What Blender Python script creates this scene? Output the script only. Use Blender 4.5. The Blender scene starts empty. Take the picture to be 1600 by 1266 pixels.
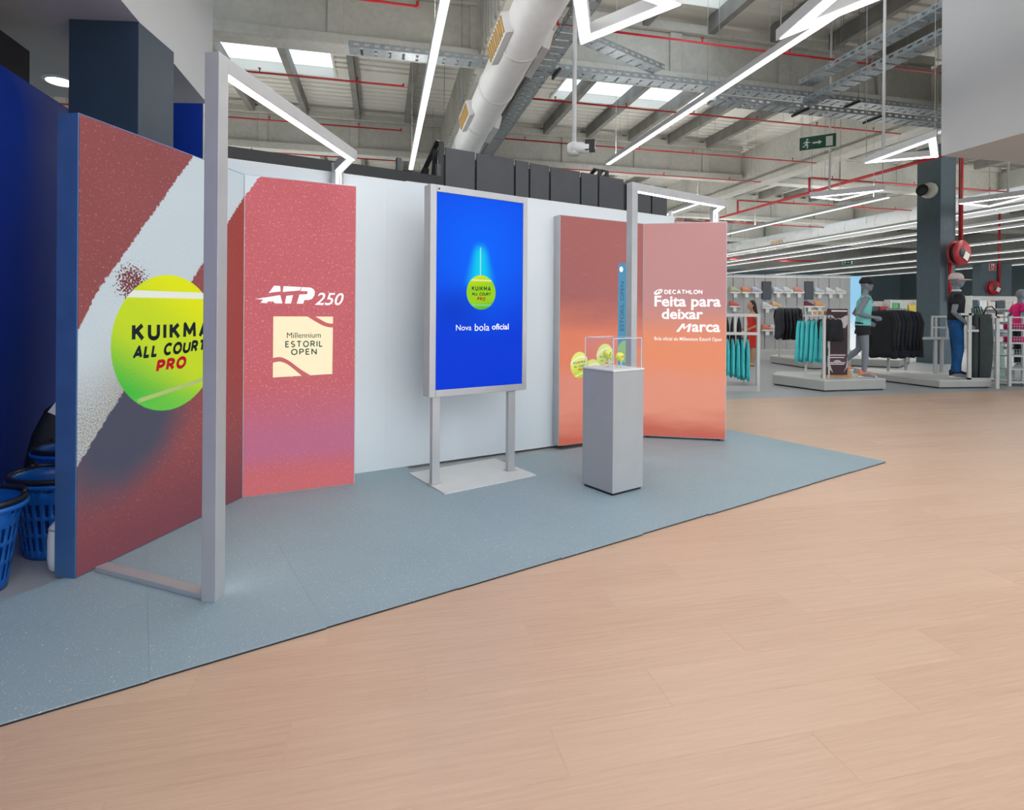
import bpy, bmesh, math, random
from mathutils import Vector, Matrix
random.seed(7)
PI = math.pi
scene = bpy.context.scene
C = scene.collection

# ------------------------------------------------------------------ camera
CAM_H, FOC, HOR, ROLL = 1.30, 880.0, 490.0, math.radians(0.4)
cam_d = bpy.data.cameras.new('camera'); cam = bpy.data.objects.new('camera', cam_d); C.objects.link(cam)
cam_d.sensor_width = 36.0; cam_d.lens = FOC / 1600 * 36.0
cam_d.shift_y = -(633.0 - HOR) / 1600.0
cam_d.clip_start = 0.05; cam_d.clip_end = 300
cam.matrix_world = Matrix.Translation((0, 0, CAM_H)) @ Matrix.Rotation(PI/2, 4, 'X') @ Matrix.Rotation(ROLL, 4, 'Z')
scene.camera = cam

# ------------------------------------------------------------------ light and exposure
world = bpy.data.worlds.new('sky'); scene.world = world; world.use_nodes = True
bg = world.node_tree.nodes['Background']
bg.inputs[0].default_value = (0.86, 0.93, 1.0, 1); bg.inputs[1].default_value = 2.2
scene.view_settings.view_transform = 'Standard'; scene.view_settings.look = 'None'
scene.view_settings.gamma = 1.0; scene.view_settings.use_curve_mapping = False
scene.view_settings.exposure = 0.0
cy = scene.cycles
cy.max_bounces = 5; cy.diffuse_bounces = 3; cy.glossy_bounces = 2; cy.transmission_bounces = 3; cy.transparent_max_bounces = 12
cy.use_light_tree = False; cy.adaptive_threshold = 0.03
cy.caustics_reflective = False; cy.caustics_refractive = False
LAMP_WATT = 8.0      # power of one metre of linear luminaire

# ------------------------------------------------------------------ building axes
YAW = math.radians(13.0)
UX, UY = math.cos(YAW), math.sin(YAW)
def uv(u, v, z=0.0): return Vector((u*UX - v*UY, u*UY + v*UX, z))
def to_uv(p): return (p[0]*UX + p[1]*UY, -p[0]*UY + p[1]*UX)
def ground(px, py, z=0.0):
    """survey: point at height z seen at a pixel of the 1600x1266 photograph"""
    a, b = px-800.0, py-HOR; c, s = math.cos(ROLL), math.sin(ROLL)
    a2, b2 = a*c + b*s, -a*s + b*c
    Z = (CAM_H - z)*FOC/b2
    return Vector((a2/FOC*Z, Z, z))
def project(p):
    a, b = p[0]/p[1]*FOC, (CAM_H-p[2])/p[1]*FOC; c, s = math.cos(ROLL), math.sin(ROLL)
    return 800 + a*c - b*s, HOR + a*s + b*c

# ------------------------------------------------------------------ colour and node helpers
def lin(c): return c/12.92 if c <= 0.04045 else ((c+0.055)/1.055)**2.4
def rgb(r, g, b): return (lin(r/255), lin(g/255), lin(b/255), 1.0)

class X:
    """tiny expression layer over shader nodes"""
    nt = None
    def __init__(s, sock): s.k = sock
    @staticmethod
    def math(op, *a):
        n = X.nt.nodes.new('ShaderNodeMath'); n.operation = op
        for i, q in enumerate(a):
            if isinstance(q, X): X.nt.links.new(q.k, n.inputs[i])
            else: n.inputs[i].default_value = q
        return X(n.outputs[0])
    def __add__(s, o): return X.math('ADD', s, o)
    __radd__ = __add__
    def __sub__(s, o): return X.math('SUBTRACT', s, o)
    def __rsub__(s, o): return X.math('SUBTRACT', o, s)
    def __mul__(s, o): return X.math('MULTIPLY', s, o)
    __rmul__ = __mul__
    def __truediv__(s, o): return X.math('DIVIDE', s, o)
def xmin(a, b): return X.math('MINIMUM', a, b)
def xmax(a, b): return X.math('MAXIMUM', a, b)
def xsqrt(a): return X.math('SQRT', a)
def xabs(a): return X.math('ABSOLUTE', a)
def step(lo, hi, x):
    n = X.nt.nodes.new('ShaderNodeMapRange'); n.interpolation_type = 'SMOOTHSTEP'
    X.nt.links.new(x.k, n.inputs[0])
    if lo < hi: n.inputs[1].default_value, n.inputs[2].default_value, n.inputs[3].default_value, n.inputs[4].default_value = lo, hi, 0, 1
    else: n.inputs[1].default_value, n.inputs[2].default_value, n.inputs[3].default_value, n.inputs[4].default_value = hi, lo, 1, 0
    return X(n.outputs[0])
def cmix(a, b, f):
    n = X.nt.nodes.new('ShaderNodeMix'); n.data_type = 'RGBA'
    for q, i in ((a, 6), (b, 7)):
        if isinstance(q, X): X.nt.links.new(q.k, n.inputs[i])
        else: n.inputs[i].default_value = q
    if isinstance(f, X): X.nt.links.new(f.k, n.inputs[0])
    else: n.inputs[0].default_value = f
    return X(n.outputs[2])
def noise(vec, scale, detail=2.0, rough=0.5):
    n = X.nt.nodes.new('ShaderNodeTexNoise'); n.inputs['Scale'].default_value = scale
    n.inputs['Detail'].default_value = detail; n.inputs['Roughness'].default_value = rough
    X.nt.links.new(vec.k, n.inputs['Vector']); return X(n.outputs[0])
def vec3(x, y, z=0.0):
    n = X.nt.nodes.new('ShaderNodeCombineXYZ')
    for i, q in enumerate((x, y, z)):
        if isinstance(q, X): X.nt.links.new(q.k, n.inputs[i])
        else: n.inputs[i].default_value = q
    return X(n.outputs[0])
def sep(v):
    n = X.nt.nodes.new('ShaderNodeSeparateXYZ'); X.nt.links.new(v.k, n.inputs[0])
    return X(n.outputs[0]), X(n.outputs[1]), X(n.outputs[2])
def coord(kind='Object'):
    n = X.nt.nodes.new('ShaderNodeTexCoord'); return X(n.outputs[kind])
def position():
    n = X.nt.nodes.new('ShaderNodeNewGeometry'); return X(n.outputs['Position'])
def objrandom():
    n = X.nt.nodes.new('ShaderNodeObjectInfo'); return X(n.outputs['Random'])

MATS = {}
def material(name):
    m = bpy.data.materials.new(name); m.use_nodes = True; MATS[name] = m
    X.nt = m.node_tree
    return m, m.node_tree.nodes['Principled BSDF']
def plug(x, node, name):
    X.nt.links.new(x.k, node.inputs[name])
def bump(node, height, strength=0.2, dist=0.01):
    n = X.nt.nodes.new('ShaderNodeBump'); n.inputs['Strength'].default_value = strength; n.inputs['Distance'].default_value = dist
    X.nt.links.new(height.k, n.inputs['Height']); X.nt.links.new(n.outputs[0], node.inputs['Normal'])
def plain(name, col, rough=0.5, metal=0.0, var=0.06, vscale=6.0, spec=0.5, bumpy=0.0, bscale=60.0):
    """paint / plastic / cloth with a little unevenness"""
    if name in MATS: return MATS[name]
    m, p = material(name)
    p.inputs['Roughness'].default_value = rough; p.inputs['Metallic'].default_value = metal
    p.inputs['Specular IOR Level'].default_value = spec
    co = coord()
    n = noise(co, vscale, 1.0)
    d = tuple(c*(1-var) for c in col[:3]) + (1,); l = tuple(min(1, c*(1+var)) for c in col[:3]) + (1,)
    plug(cmix(d, l, step(0.3, 0.7, n)), p, 'Base Color')
    if bumpy: bump(p, noise(co, bscale, 2.0), bumpy, 0.004)
    return m
def glow(name, col, strength, sampling='NONE'):
    if name in MATS: return MATS[name]
    m, p = material(name)
    p.inputs['Base Color'].default_value = (0.8, 0.8, 0.8, 1)
    p.inputs['Emission Color'].default_value = col; p.inputs['Emission Strength'].default_value = strength
    m.cycles.emission_sampling = sampling
    return m
def printed(name, col, emit):
    """flat ink on a backlit sheet or a screen"""
    if name in MATS: return MATS[name]
    m, p = material(name)
    p.inputs['Base Color'].default_value = tuple(c*0.35 for c in col[:3]) + (1,); p.inputs['Roughness'].default_value = 0.7
    p.inputs['Specular IOR Level'].default_value = 0.15
    p.inputs['Emission Color'].default_value = col; p.inputs['Emission Strength'].default_value = emit
    m.cycles.emission_sampling = 'NONE'
    return m

# ------------------------------------------------------------------ mesh helpers
class MB:
    def __init__(s): s.v = []; s.f = []; s.smooth = []
    def add(s, vs, fs, sm=False):
        o = len(s.v); s.v += [Vector(q) for q in vs]; s.f += [tuple(i+o for i in f) for f in fs]; s.smooth += [sm]*len(fs)
        return s
    def box(s, cx, cy, cz, sx, sy, sz, rz=0.0, rx=0.0, ry=0.0):
        M = Matrix.Translation((cx, cy, cz)) @ Matrix.Rotation(rz, 4, 'Z') @ Matrix.Rotation(ry, 4, 'Y') @ Matrix.Rotation(rx, 4, 'X')
        vs = [M @ Vector((x*sx/2, y*sy/2, z*sz/2)) for x in (-1, 1) for y in (-1, 1) for z in (-1, 1)]
        return s.add(vs, [(0,1,3,2), (4,6,7,5), (0,4,5,1), (2,3,7,6), (0,2,6,4), (1,5,7,3)])
    def bb(s, x0, x1, y0, y1, z0, z1): return s.box((x0+x1)/2, (y0+y1)/2, (z0+z1)/2, x1-x0, y1-y0, z1-z0)
    def prism(s, poly, z0, z1):
        n = len(poly); a = sum(poly[i][0]*poly[(i+1)%n][1]-poly[(i+1)%n][0]*poly[i][1] for i in range(n))
        if a < 0: poly = poly[::-1]
        vs = [(x, y, z0) for x, y in poly] + [(x, y, z1) for x, y in poly]
        return s.add(vs, [tuple(range(n-1, -1, -1)), tuple(range(n, 2*n))] + [(i, (i+1) % n, n+(i+1) % n, n+i) for i in range(n)])
    def bar(s, a, b, w, h=None, up=(0, 0, 1)):
        """rectangular bar from a to b, w across, h along up"""
        h = h or w; a, b = Vector(a), Vector(b); d = (b-a).normalized(); up = Vector(up)
        if abs(d.dot(up)) > 0.99: up = Vector((1, 0, 0)) if abs(d.x) < 0.9 else Vector((0, 1, 0))
        sd = d.cross(up).normalized(); up = sd.cross(d).normalized()
        vs = [p + sd*(i*w/2) + up*(j*h/2) for p in (a, b) for i, j in ((-1,-1), (1,-1), (1,1), (-1,1))]
        return s.add(vs, [(3,2,1,0), (4,5,6,7), (0,1,5,4), (1,2,6,5), (2,3,7,6), (3,0,4,7)])
    def rings(s, rs, cap=True, sm=True, close=True):
        n = len(rs[0]); vs = [p for r in rs for p in r]; fs = []
        for k in range(len(rs)-1):
            for i in range(n if close else n-1):
                j = (i+1) % n; fs.append((k*n+i, k*n+j, (k+1)*n+j, (k+1)*n+i))
        s.add(vs, fs, sm)
        if cap:
            o = len(s.v)-len(vs)
            s.f += [tuple(o+i for i in range(n-1, -1, -1)), tuple(o+(len(rs)-1)*n+i for i in range(n))]; s.smooth += [False, False]
        return s
    def tube(s, pts, r, n=8, sm=True):
        pts = [Vector(p) for p in pts]; rad = r if isinstance(r, (list, tuple)) else [r]*len(pts)
        rs = []; ref = None
        for i, p in enumerate(pts):
            d = (pts[min(i+1, len(pts)-1)] - pts[max(i-1, 0)]).normalized()
            if ref is None: ref = Vector((0, 0, 1)) if abs(d.z) < 0.9 else Vector((1, 0, 0))
            a = d.cross(ref).normalized(); b = d.cross(a).normalized(); ref = a.cross(d) * 1.0
            a2 = d.cross(ref).normalized(); b2 = d.cross(a2).normalized()
            rs.append([p + a2*(rad[i]*math.cos(2*PI*k/n)) - b2*(rad[i]*math.sin(2*PI*k/n)) for k in range(n)])
        return s.rings(rs, True, sm)
    def lathe(s, prof, n=16, c=(0, 0, 0), axis='Z', sm=True):
        rs = []
        for r, h in prof:
            ring = []
            for k in range(n):
                x, y = r*math.cos(2*PI*k/n), r*math.sin(2*PI*k/n)
                q = (x, y, h) if axis == 'Z' else ((x, -h, y) if axis == 'Y' else (h, x, y))
                ring.append(Vector(q) + Vector(c))
            rs.append(ring)
        return s.rings(rs, True, sm)
    def ball(s, c, rx, ry=None, rz=None, n=14, m=9):
        ry = ry or rx; rz = rz or rx
        rs = [[Vector((c[0]+rx*math.sin(t)*math.cos(2*PI*k/n), c[1]+ry*math.sin(t)*math.sin(2*PI*k/n), c[2]-rz*math.cos(t))) for k in range(n)]
              for t in [max(0.02, min(PI-0.02, PI*i/m)) for i in range(m+1)]]
        return s.rings(rs)
    def build(s, name, mat, parent=None, world=False, bevel=0.0, uvs=None):
        me = bpy.data.meshes.new(name)
        vs = s.v
        if world and parent is not None:
            Mi = parent.matrix_basis.inverted(); vs = [Mi @ q for q in vs]
        me.from_pydata([tuple(q) for q in vs], [], s.f)
        me.polygons.foreach_set('use_smooth', s.smooth)
        me.materials.append(mat); me.update()
        o = bpy.data.objects.new(name, me); C.objects.link(o)
        if parent is not None: o.parent = parent
        if bevel:
            b = o.modifiers.new('bevel', 'BEVEL'); b.width = bevel; b.segments = 2; b.limit_method = 'ANGLE'
        return o

def tag(o, label, cat, group=None):
    o['label'] = label; o['category'] = cat
    if group: o['group'] = group
    return o
def thing(name, label, cat, loc=(0, 0, 0), rz=0.0, group=None):
    o = bpy.data.objects.new(name, None); C.objects.link(o); o.empty_display_size = 0.1
    o.matrix_basis = Matrix.Translation(loc) @ Matrix.Rotation(rz, 4, 'Z')
    return tag(o, label, cat, group)
def struct(o): o['kind'] = 'structure'; return o
def structure(name, loc=(0, 0, 0), rz=0.0):
    o = bpy.data.objects.new(name, None); C.objects.link(o); o.matrix_basis = Matrix.Translation(loc) @ Matrix.Rotation(rz, 4, 'Z')
    return struct(o)
def copy_tree(o, parent=None, mat=None):
    c = o.copy(); C.objects.link(c); c.parent = parent
    for ch in list(o.children): copy_tree(ch, c)
    return c
def reuse(name, me, parent, loc=(0, 0, 0), rz=0.0, M=None):
    o = bpy.data.objects.new(name, me); C.objects.link(o); o.parent = parent
    o.matrix_basis = M if M is not None else Matrix.Translation(loc) @ Matrix.Rotation(rz, 4, 'Z')
    return o
_tc = [0]
def letters(name, body, x0, x1, z0, z1, y, mat, parent, shear=0.0, bold=0.0, rot=False, slope=0.0, space=1.0):
    """flat lettering in the local xz plane, fitted to a box; y is the distance in front of the sheet"""
    cu = bpy.data.curves.new('tmp', 'FONT'); cu.body = body; cu.shear = shear; cu.offset = bold; cu.resolution_u = 3; cu.space_character = space
    o = bpy.data.objects.new('tmp', cu); C.objects.link(o)
    dg = bpy.context.evaluated_depsgraph_get(); me = bpy.data.meshes.new_from_object(o.evaluated_get(dg))
    bpy.data.objects.remove(o); bpy.data.curves.remove(cu)
    xs = [q.co.x for q in me.vertices]; ys = [q.co.y for q in me.vertices]
    ax, bx, ay, by = min(xs), max(xs), min(ys), max(ys)
    for q in me.vertices:
        a, b = (q.co.x-ax)/(bx-ax), (q.co.y-ay)/(by-ay)
        if rot: a, b = 1-b, a
        q.co = (x0+a*(x1-x0), -y, z0+b*(z1-z0)+slope*a)
    me.materials.clear(); me.materials.append(mat); me.name = name
    o = bpy.data.objects.new(name, me); C.objects.link(o); o.parent = parent
    return o
def flat(name, polys, y, mat, parent):
    """flat printed shapes in the local xz plane"""
    b = MB()
    for poly in polys:
        n = len(poly); a = sum(poly[i][0]*poly[(i+1) % n][1]-poly[(i+1) % n][0]*poly[i][1] for i in range(n))
        if a < 0: poly = poly[::-1]
        b.add([(x, -y, z) for x, z in poly], [tuple(range(n))])
    return b.build(name, mat, parent)
def _arc(cx, cy, rx, ry, a0, a1, n=9): return [(cx+rx*math.cos(math.radians(a0+(a1-a0)*k/n)), cy+ry*math.sin(math.radians(a0+(a1-a0)*k/n))) for k in range(n+1)]
STROKE = {'K': (.60, [[(0, 0), (0, 1)], [(.58, 1), (.03, .44)], [(.20, .60), (.62, 0)]]), 'U': (.64, [[(0, 1), (0, .32)]+_arc(.32, .32, .32, .32, 180, 360)+[(.64, 1)]]),
 'I': (0, [[(0, 0), (0, 1)]]), 'M': (.84, [[(0, 0), (.04, 1), (.42, .30), (.80, 1), (.84, 0)]]), 'A': (.74, [[(0, 0), (.37, 1), (.74, 0)], [(.14, .30), (.60, .30)]]),
 'L': (.46, [[(0, 1), (0, 0), (.46, 0)]]), 'C': (.66, [_arc(.38, .5, .38, .5, 45, 315, 14)]), 'O': (.78, [_arc(.39, .5, .39, .5, 0, 360, 20)]),
 'R': (.58, [[(0, 0), (0, 1), (.28, 1)]+_arc(.28, .74, .26, .26, 90, -90, 7)+[(0, .48)], [(.28, .48), (.58, 0)]]), 'T': (.62, [[(0, 1), (.62, 1)], [(.31, 1), (.31, 0)]]),
 'P': (.54, [[(0, 0), (0, 1), (.28, 1)]+_arc(.28, .73, .26, .27, 90, -90, 7)+[(0, .46)]]), 'E': (.46, [[(.46, 0), (0, 0), (0, 1), (.46, 1)], [(0, .52), (.40, .52)]]),
 'S': (.50, [_arc(.26, .75, .24, .25, 40, 250, 8)+_arc(.24, .25, .26, .25, 80, -140, 8)]), 'N': (.64, [[(0, 0), (0, 1), (.64, 0), (.64, 1)]]), 'D': (.66, [[(0, 0), (0, 1), (.22, 1)]+_arc(.22, .5, .44, .5, 90, -90, 10)+[(0, 0)]]),
 'H': (.60, [[(0, 0), (0, 1)], [(.60, 0), (.60, 1)], [(0, .52), (.60, .52)]]), ' ': (.20, [])}
def strokes(name, body, x0, x1, z0, z1, y, mat, parent, w=0.2, gap=0.22, shear=0.0, slope=0.0):
    """heavy sans lettering drawn as flat strokes fitted to a box; w is the stroke width in cap heights"""
    H = z1-z0; segs = []; x = w/2
    for ch in body:
        wd, pl = STROKE[ch]
        for p_ in pl: segs.append([(x+a, w/2+b*(1-w)) for a, b in p_])
        x += wd+w+gap-0.0
    tot = x-gap-w/2; tot += shear; sx = (x1-x0)/tot; b = MB()
    def put(poly):
        n = len(poly); a = sum(poly[i][0]*poly[(i+1) % n][1]-poly[(i+1) % n][0]*poly[i][1] for i in range(n))
        if a < 0: poly = poly[::-1]
        b.add([(x0+(q[0]+shear*q[1])*sx, -y, z0+q[1]*H+slope*(q[0]/tot)) for q in poly], [tuple(range(n))])
    for pl in segs:
        for i in range(len(pl)-1):
            (ax, ay), (bx, by) = pl[i], pl[i+1]; dx, dy = bx-ax, by-ay; L = math.hypot(dx, dy) or 1; nx, ny = -dy/L*w/2, dx/L*w/2
            put([(ax+nx, ay+ny), (bx+nx, by+ny), (bx-nx, by-ny), (ax-nx, ay-ny)])
            if 0 < i: put([(ax+w/2*math.cos(k*PI/4), ay+w/2*math.sin(k*PI/4)) for k in range(8)])
    return b.build(name, mat, parent)
def clip(poly, nx, ny, d):
    """keep the side nx*x+ny*y <= d"""
    out = []
    for i in range(len(poly)):
        a, b = poly[i], poly[(i+1) % len(poly)]
        fa, fb = nx*a[0]+ny*a[1]-d, nx*b[0]+ny*b[1]-d
        if fa <= 0: out.append(a)
        if fa*fb < 0:
            t = fa/(fa-fb); out.append((a[0]+(b[0]-a[0])*t, a[1]+(b[1]-a[1])*t))
    return out
def tapered(sections, pts):
    pass

# ------------------------------------------------------------------ shared materials
M_WALL = plain('white_board', rgb(222, 228, 232), 0.55, var=0.015, vscale=2)
M_ALU = plain('satin_aluminium', rgb(186, 188, 190), 0.38, 0.35, var=0.03)
M_GREYBOX = plain('grey_lacquer', rgb(168, 172, 175), 0.5, var=0.02)
M_WHITE = plain('white_enamel', rgb(228, 230, 230), 0.45, var=0.02)
M_BLACK = plain('black_plastic', rgb(24, 25, 28), 0.45, var=0.1)
M_NAVY = plain('navy_paint', rgb(38, 56, 74), 0.5, var=0.04)
M_SLATE = plain('slate_paint', rgb(80, 96, 104), 0.55, var=0.04)
M_BLUE = plain('blue_board', rgb(8, 52, 158), 0.45, var=0.03)
M_DARKGREY = plain('dark_grey_board', rgb(68, 69, 73), 0.5, var=0.04)
M_RED = plain('red_pipe_paint', rgb(178, 32, 42), 0.4, var=0.05)
M_GALV = plain('galvanised_steel', rgb(150, 158, 162), 0.42, 0.45, var=0.12, vscale=14)
M_STEEL = plain('light_steel', rgb(190, 192, 190), 0.4, 0.3, var=0.04)
M_CABLE = plain('cable_grey', rgb(170, 170, 165), 0.5)
M_LED = glow('led_strip', (1, 1, 1, 1), 6.0, 'FRONT_BACK')
M_LINE = glow('line_diffuser', (0.97, 0.99, 1, 1), 1.7)
M_LAMP = glow('lamp_diffuser', (0.97, 0.99, 1, 1), 5.0)
M_INK_W = printed('ink_white', rgb(250, 250, 250), 0.75)
M_INK_K = printed('ink_dark', rgb(28, 40, 48), 0.5)
M_INK_R = printed('ink_red', rgb(190, 30, 45), 0.6)

# concrete
m, p = material('precast_concrete'); p.inputs['Roughness'].default_value = 0.85
po = position(); n1 = noise(po, 0.5, 5.0, 0.6); n2 = noise(po, 9.0, 4.0)
plug(cmix(rgb(172, 171, 162), rgb(204, 203, 195), step(0.25, 0.75, n1*0.7+n2*0.3)), p, 'Base Color'); bump(p, n2, 0.15)
M_CONC = m
# roof deck
m, p = material('roof_deck_sheet'); p.inputs['Roughness'].default_value = 0.55
n1 = noise(position(), 0.8, 3.0)
plug(cmix(rgb(206, 204, 194), rgb(222, 220, 212), n1), p, 'Base Color'); M_DECK = m
M_PURLIN = plain('purlin_concrete', rgb(128, 126, 120), 0.8, var=0.12, vscale=2)
# skylight sheet: translucent polycarbonate
m, p = material('skylight_sheet')
t = m.node_tree.nodes.new('ShaderNodeBsdfTranslucent'); t.inputs[0].default_value = (0.92, 0.95, 0.97, 1)
m.node_tree.links.new(t.outputs[0], m.node_tree.nodes['Material Output'].inputs['Surface']); M_SKYL = m
# grey vinyl floor
m, p = material('grey_floor'); p.inputs['Roughness'].default_value = 0.42
po = position(); n1 = noise(po, 0.7, 4.0); n2 = noise(po, 60.0, 2.0)
plug(cmix(rgb(148, 152, 154), rgb(172, 175, 176), n1*0.7+n2*0.3), p, 'Base Color'); M_FLOOR = m
# rubber mat with pale flecks
m, p = material('rubber_mat'); p.inputs['Roughness'].default_value = 0.62; p.inputs['Specular IOR Level'].default_value = 0.35
po = position(); n1 = noise(po, 1.5, 4.0); n2 = noise(po, 210.0, 1.0); n3 = noise(po, 75.0, 1.0)
base = cmix(rgb(134, 154, 163), rgb(148, 168, 177), n1)
plug(cmix(base, rgb(205, 212, 216), xmax(step(0.665, 0.73, n2), step(0.725, 0.77, n3))), p, 'Base Color'); bump(p, n2, 0.08, 0.002)
M_MAT = m
M_MATEDGE = plain('mat_underside', rgb(34, 36, 40), 0.8)
# wood planks, grain along the building's u axis
def wood(name):
    m, p = material(name); p.inputs['Roughness'].default_value = 0.40
    x, y, z = sep(position()); u = x*UX + y*UY; v = y*UX - x*UY
    r = objrandom(); g = noise(vec3(u*1.3 + r*37.0, v*30.0, r*11.0), 2.0, 4.0, 0.65); fine = noise(vec3(u*5.0 + r*17.0, v*130.0, r*5.0), 2.0, 2.0)
    c = cmix(rgb(182, 148, 124), rgb(209, 178, 154), step(0.1, 0.9, g*0.65+fine*0.35))
    c = cmix(c, rgb(212, 182, 158), r*0.35)
    plug(c, p, 'Base Color'); bump(p, fine, 0.06, 0.002); return m
M_WOOD = wood('oak_plank')

# ================================================================== THE BUILDING
# floor slab of grey vinyl
WOOD_V = 7.7
fl = MB(); q = [uv(-14, -7), uv(44, -7), uv(44, 40), uv(-14, 40)]
fl.prism([(a.x, a.y) for a in q], -0.25, -0.006)
floor_o = struct(fl.build('floor', M_FLOOR))
# timber area in front of the display: a bed with single planks laid on it
tip = ground(1383, 723, 0.0); MA = math.radians(33.4)      # front corner and direction of the rubber mat
ex, ey = (math.cos(MA), math.sin(MA)), (-math.sin(MA), math.cos(MA))
def matlocal(p): return ((p[0]-tip.x)*ex[0]+(p[1]-tip.y)*ex[1], (p[0]-tip.x)*ey[0]+(p[1]-tip.y)*ey[1])
bed = MB(); q = [(a.x, a.y) for a in (uv(-3.2, -6.9), uv(11.8, -6.9), uv(11.8, WOOD_V), uv(-3.2, WOOD_V))]
dy = tip.x*ey[0]+tip.y*ey[1]+0.2; dx = tip.x*ex[0]+tip.y*ex[1]-1.5
bed.prism(clip(q, ey[0], ey[1], dy), -0.0055, -0.0005)
bed.prism(clip(clip(q, -ey[0], -ey[1], -dy), -ex[0], -ex[1], -dx), -0.0055, -0.0005)
wood_floor = struct(bed.build('floor_timber', M_WOOD))
PW, PL = 0.20, 1.22
plank_mesh = None; n_pl = 0
vk = int(WOOD_V/PW)+1
row = 0
while True:
    v1 = WOOD_V - row*PW; v0 = v1 - PW
    if v0 < 0.2: break
    off = (row*0.43) % PL
    for k in range(-3, 12):
        u0 = k*PL - off; u1 = u0+PL
        seen = False
        for a in (u0, (u0+u1)/2, u1):
            w = uv(a, (v0+v1)/2)
            if w.y < 0.9: continue
            sx, sy = project((w.x, w.y, 0))
            lx, ly = matlocal(w)
            if -60 < sx < 1660 and sy < 1330 and (ly < 0.12 or lx > -1.5):
                seen = True
        if not seen or u1 < -3.1 or u0 > 10.6: continue
        if plank_mesh is None:
            b = MB(); g = 0.0016; t = 0.004
            b.add([(g, g, 0), (PL-g, g, 0), (PL-g, PW-g, 0), (g, PW-g, 0), (g+.002, g+.002, t), (PL-g-.002, g+.002, t), (PL-g-.002, PW-g-.002, t), (g+.002, PW-g-.002, t)],
                  [(4, 5, 6, 7), (0, 1, 5, 4), (1, 2, 6, 5), (2, 3, 7, 6), (3, 0, 4, 7)])
            o = b.build('plank', M_WOOD, wood_floor); plank_mesh = o.data
            w = uv(u0, v0, -0.004); o.matrix_basis = Matrix.Translation(w) @ Matrix.Rotation(YAW, 4, 'Z')
        else:
            reuse('plank', plank_mesh, wood_floor, uv(u0, v0, -0.004), YAW)
        n_pl += 1
    row += 1
print('planks', n_pl)

# roof: corrugated deck bays between concrete girders, purlins along the depth
ZB, ZT = 6.30, 7.60
GIRD = [3.7, 11.2, 18.7, 26.2, 33.7]
ceiling = structure('ceiling', (0, 0, 0), YAW)        # local axes are u, v
def corrugated(u0, u1, v0, v1, z, pitch=0.30, h=0.05):
    b = MB(); n = int((v1-v0)/pitch); vs = []; k = 0
    prof = []
    for i in range(n):
        a = v0 + i*pitch
        prof += [(a, z), (a+pitch*0.62, z), (a+pitch*0.74, z+h), (a+pitch*0.92, z+h)]
    prof.append((v1, z))
    for (v, zz) in prof: vs += [(u0, v, zz), (u1, v, zz)]
    b.add(vs, [(2*i, 2*i+2, 2*i+3, 2*i+1) for i in range(len(prof)-1)])
    return b
def solid_deck(u0, u1, v0, v1):
    if u1-u0 > 0.01 and v1-v0 > 0.3: corrugated(u0, u1, v0, v1, ZT+0.18).build('deck_sheet', M_DECK, ceiling)
UL, UR = -13.0, 43.0
edges = [-6.8] + GIRD + [39.5]
# skylight openings: (bay, u0, u1, v0, v1)
SKY = {1: [(-6.9, -3.0), (3.6, 7.0)], 2: [(-4.1, -1.3), (4.9, 9.6), (16.5, 21.0)], 0: [(-6.5, -2.6), (3.6, 8.0)], 3: [(5, 9), (17, 21)], 4: [(5, 9), (20, 26)], 5: []}
for i in range(len(edges)-1):
    v0, v1 = edges[i], edges[i+1]
    holes = SKY.get(i, []); dv = v1-v0
    h0, h1 = v0+0.28*dv, v0+0.74*dv
    if i == 1: h0, h1 = v0+0.30*dv, v0+0.92*dv
    if i == 2: h0, h1 = 14.1, 16.2
    if not holes: solid_deck(UL, UR, v0, v1); continue
    solid_deck(UL, UR, v0, h0); solid_deck(UL, UR, h1, v1)
    u = UL
    for a, c in holes:
        solid_deck(u, a, h0, h1); u = c
        b = MB(); b.bb(a, c, h0, h1, ZT+0.42, ZT+0.44); b.build('skylight_sheet', M_SKYL, ceiling)
        b = MB()
        for (x0, x1, y0, y1) in ((a-.06, a, h0, h1), (c, c+.06, h0, h1), (a-.06, c+.06, h0-.06, h0), (a-.06, c+.06, h1, h1+.06)):
            b.bb(x0, x1, y0, y1, ZT+0.16, ZT+0.48)
        b.build('skylight_kerb', M_DECK, ceiling)
    solid_deck(u, UR, h0, h1)
# girders: I-shaped with web stiffeners, split at the longitudinal beams
def girder(u0, u1, v):
    b = MB(); w, f = 0.09, 0.22
    b.bb(u0, u1, v-f, v+f, ZB, ZB+0.22); b.bb(u0, u1, v-w, v+w, ZB+0.22, ZT-0.2); b.bb(u0, u1, v-f*0.9, v+f*0.9, ZT-0.2, ZT)
    s = u0+1.3
    while s < u1:
        b.bb(s-0.14, s+0.14, v-0.15, v+0.15, ZB+0.22, ZT-0.2); s += 2.7
    b.build('girder', M_CONC, ceiling, bevel=0.02)
PB = [2.0, 13.3]
for v in GIRD:
    for a, c in ((UL, PB[0]-0.15), (PB[0]+0.15, PB[1]-0.25), (PB[1]+0.25, 25.4), (25.8, UR)): girder(a, c, v)
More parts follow.
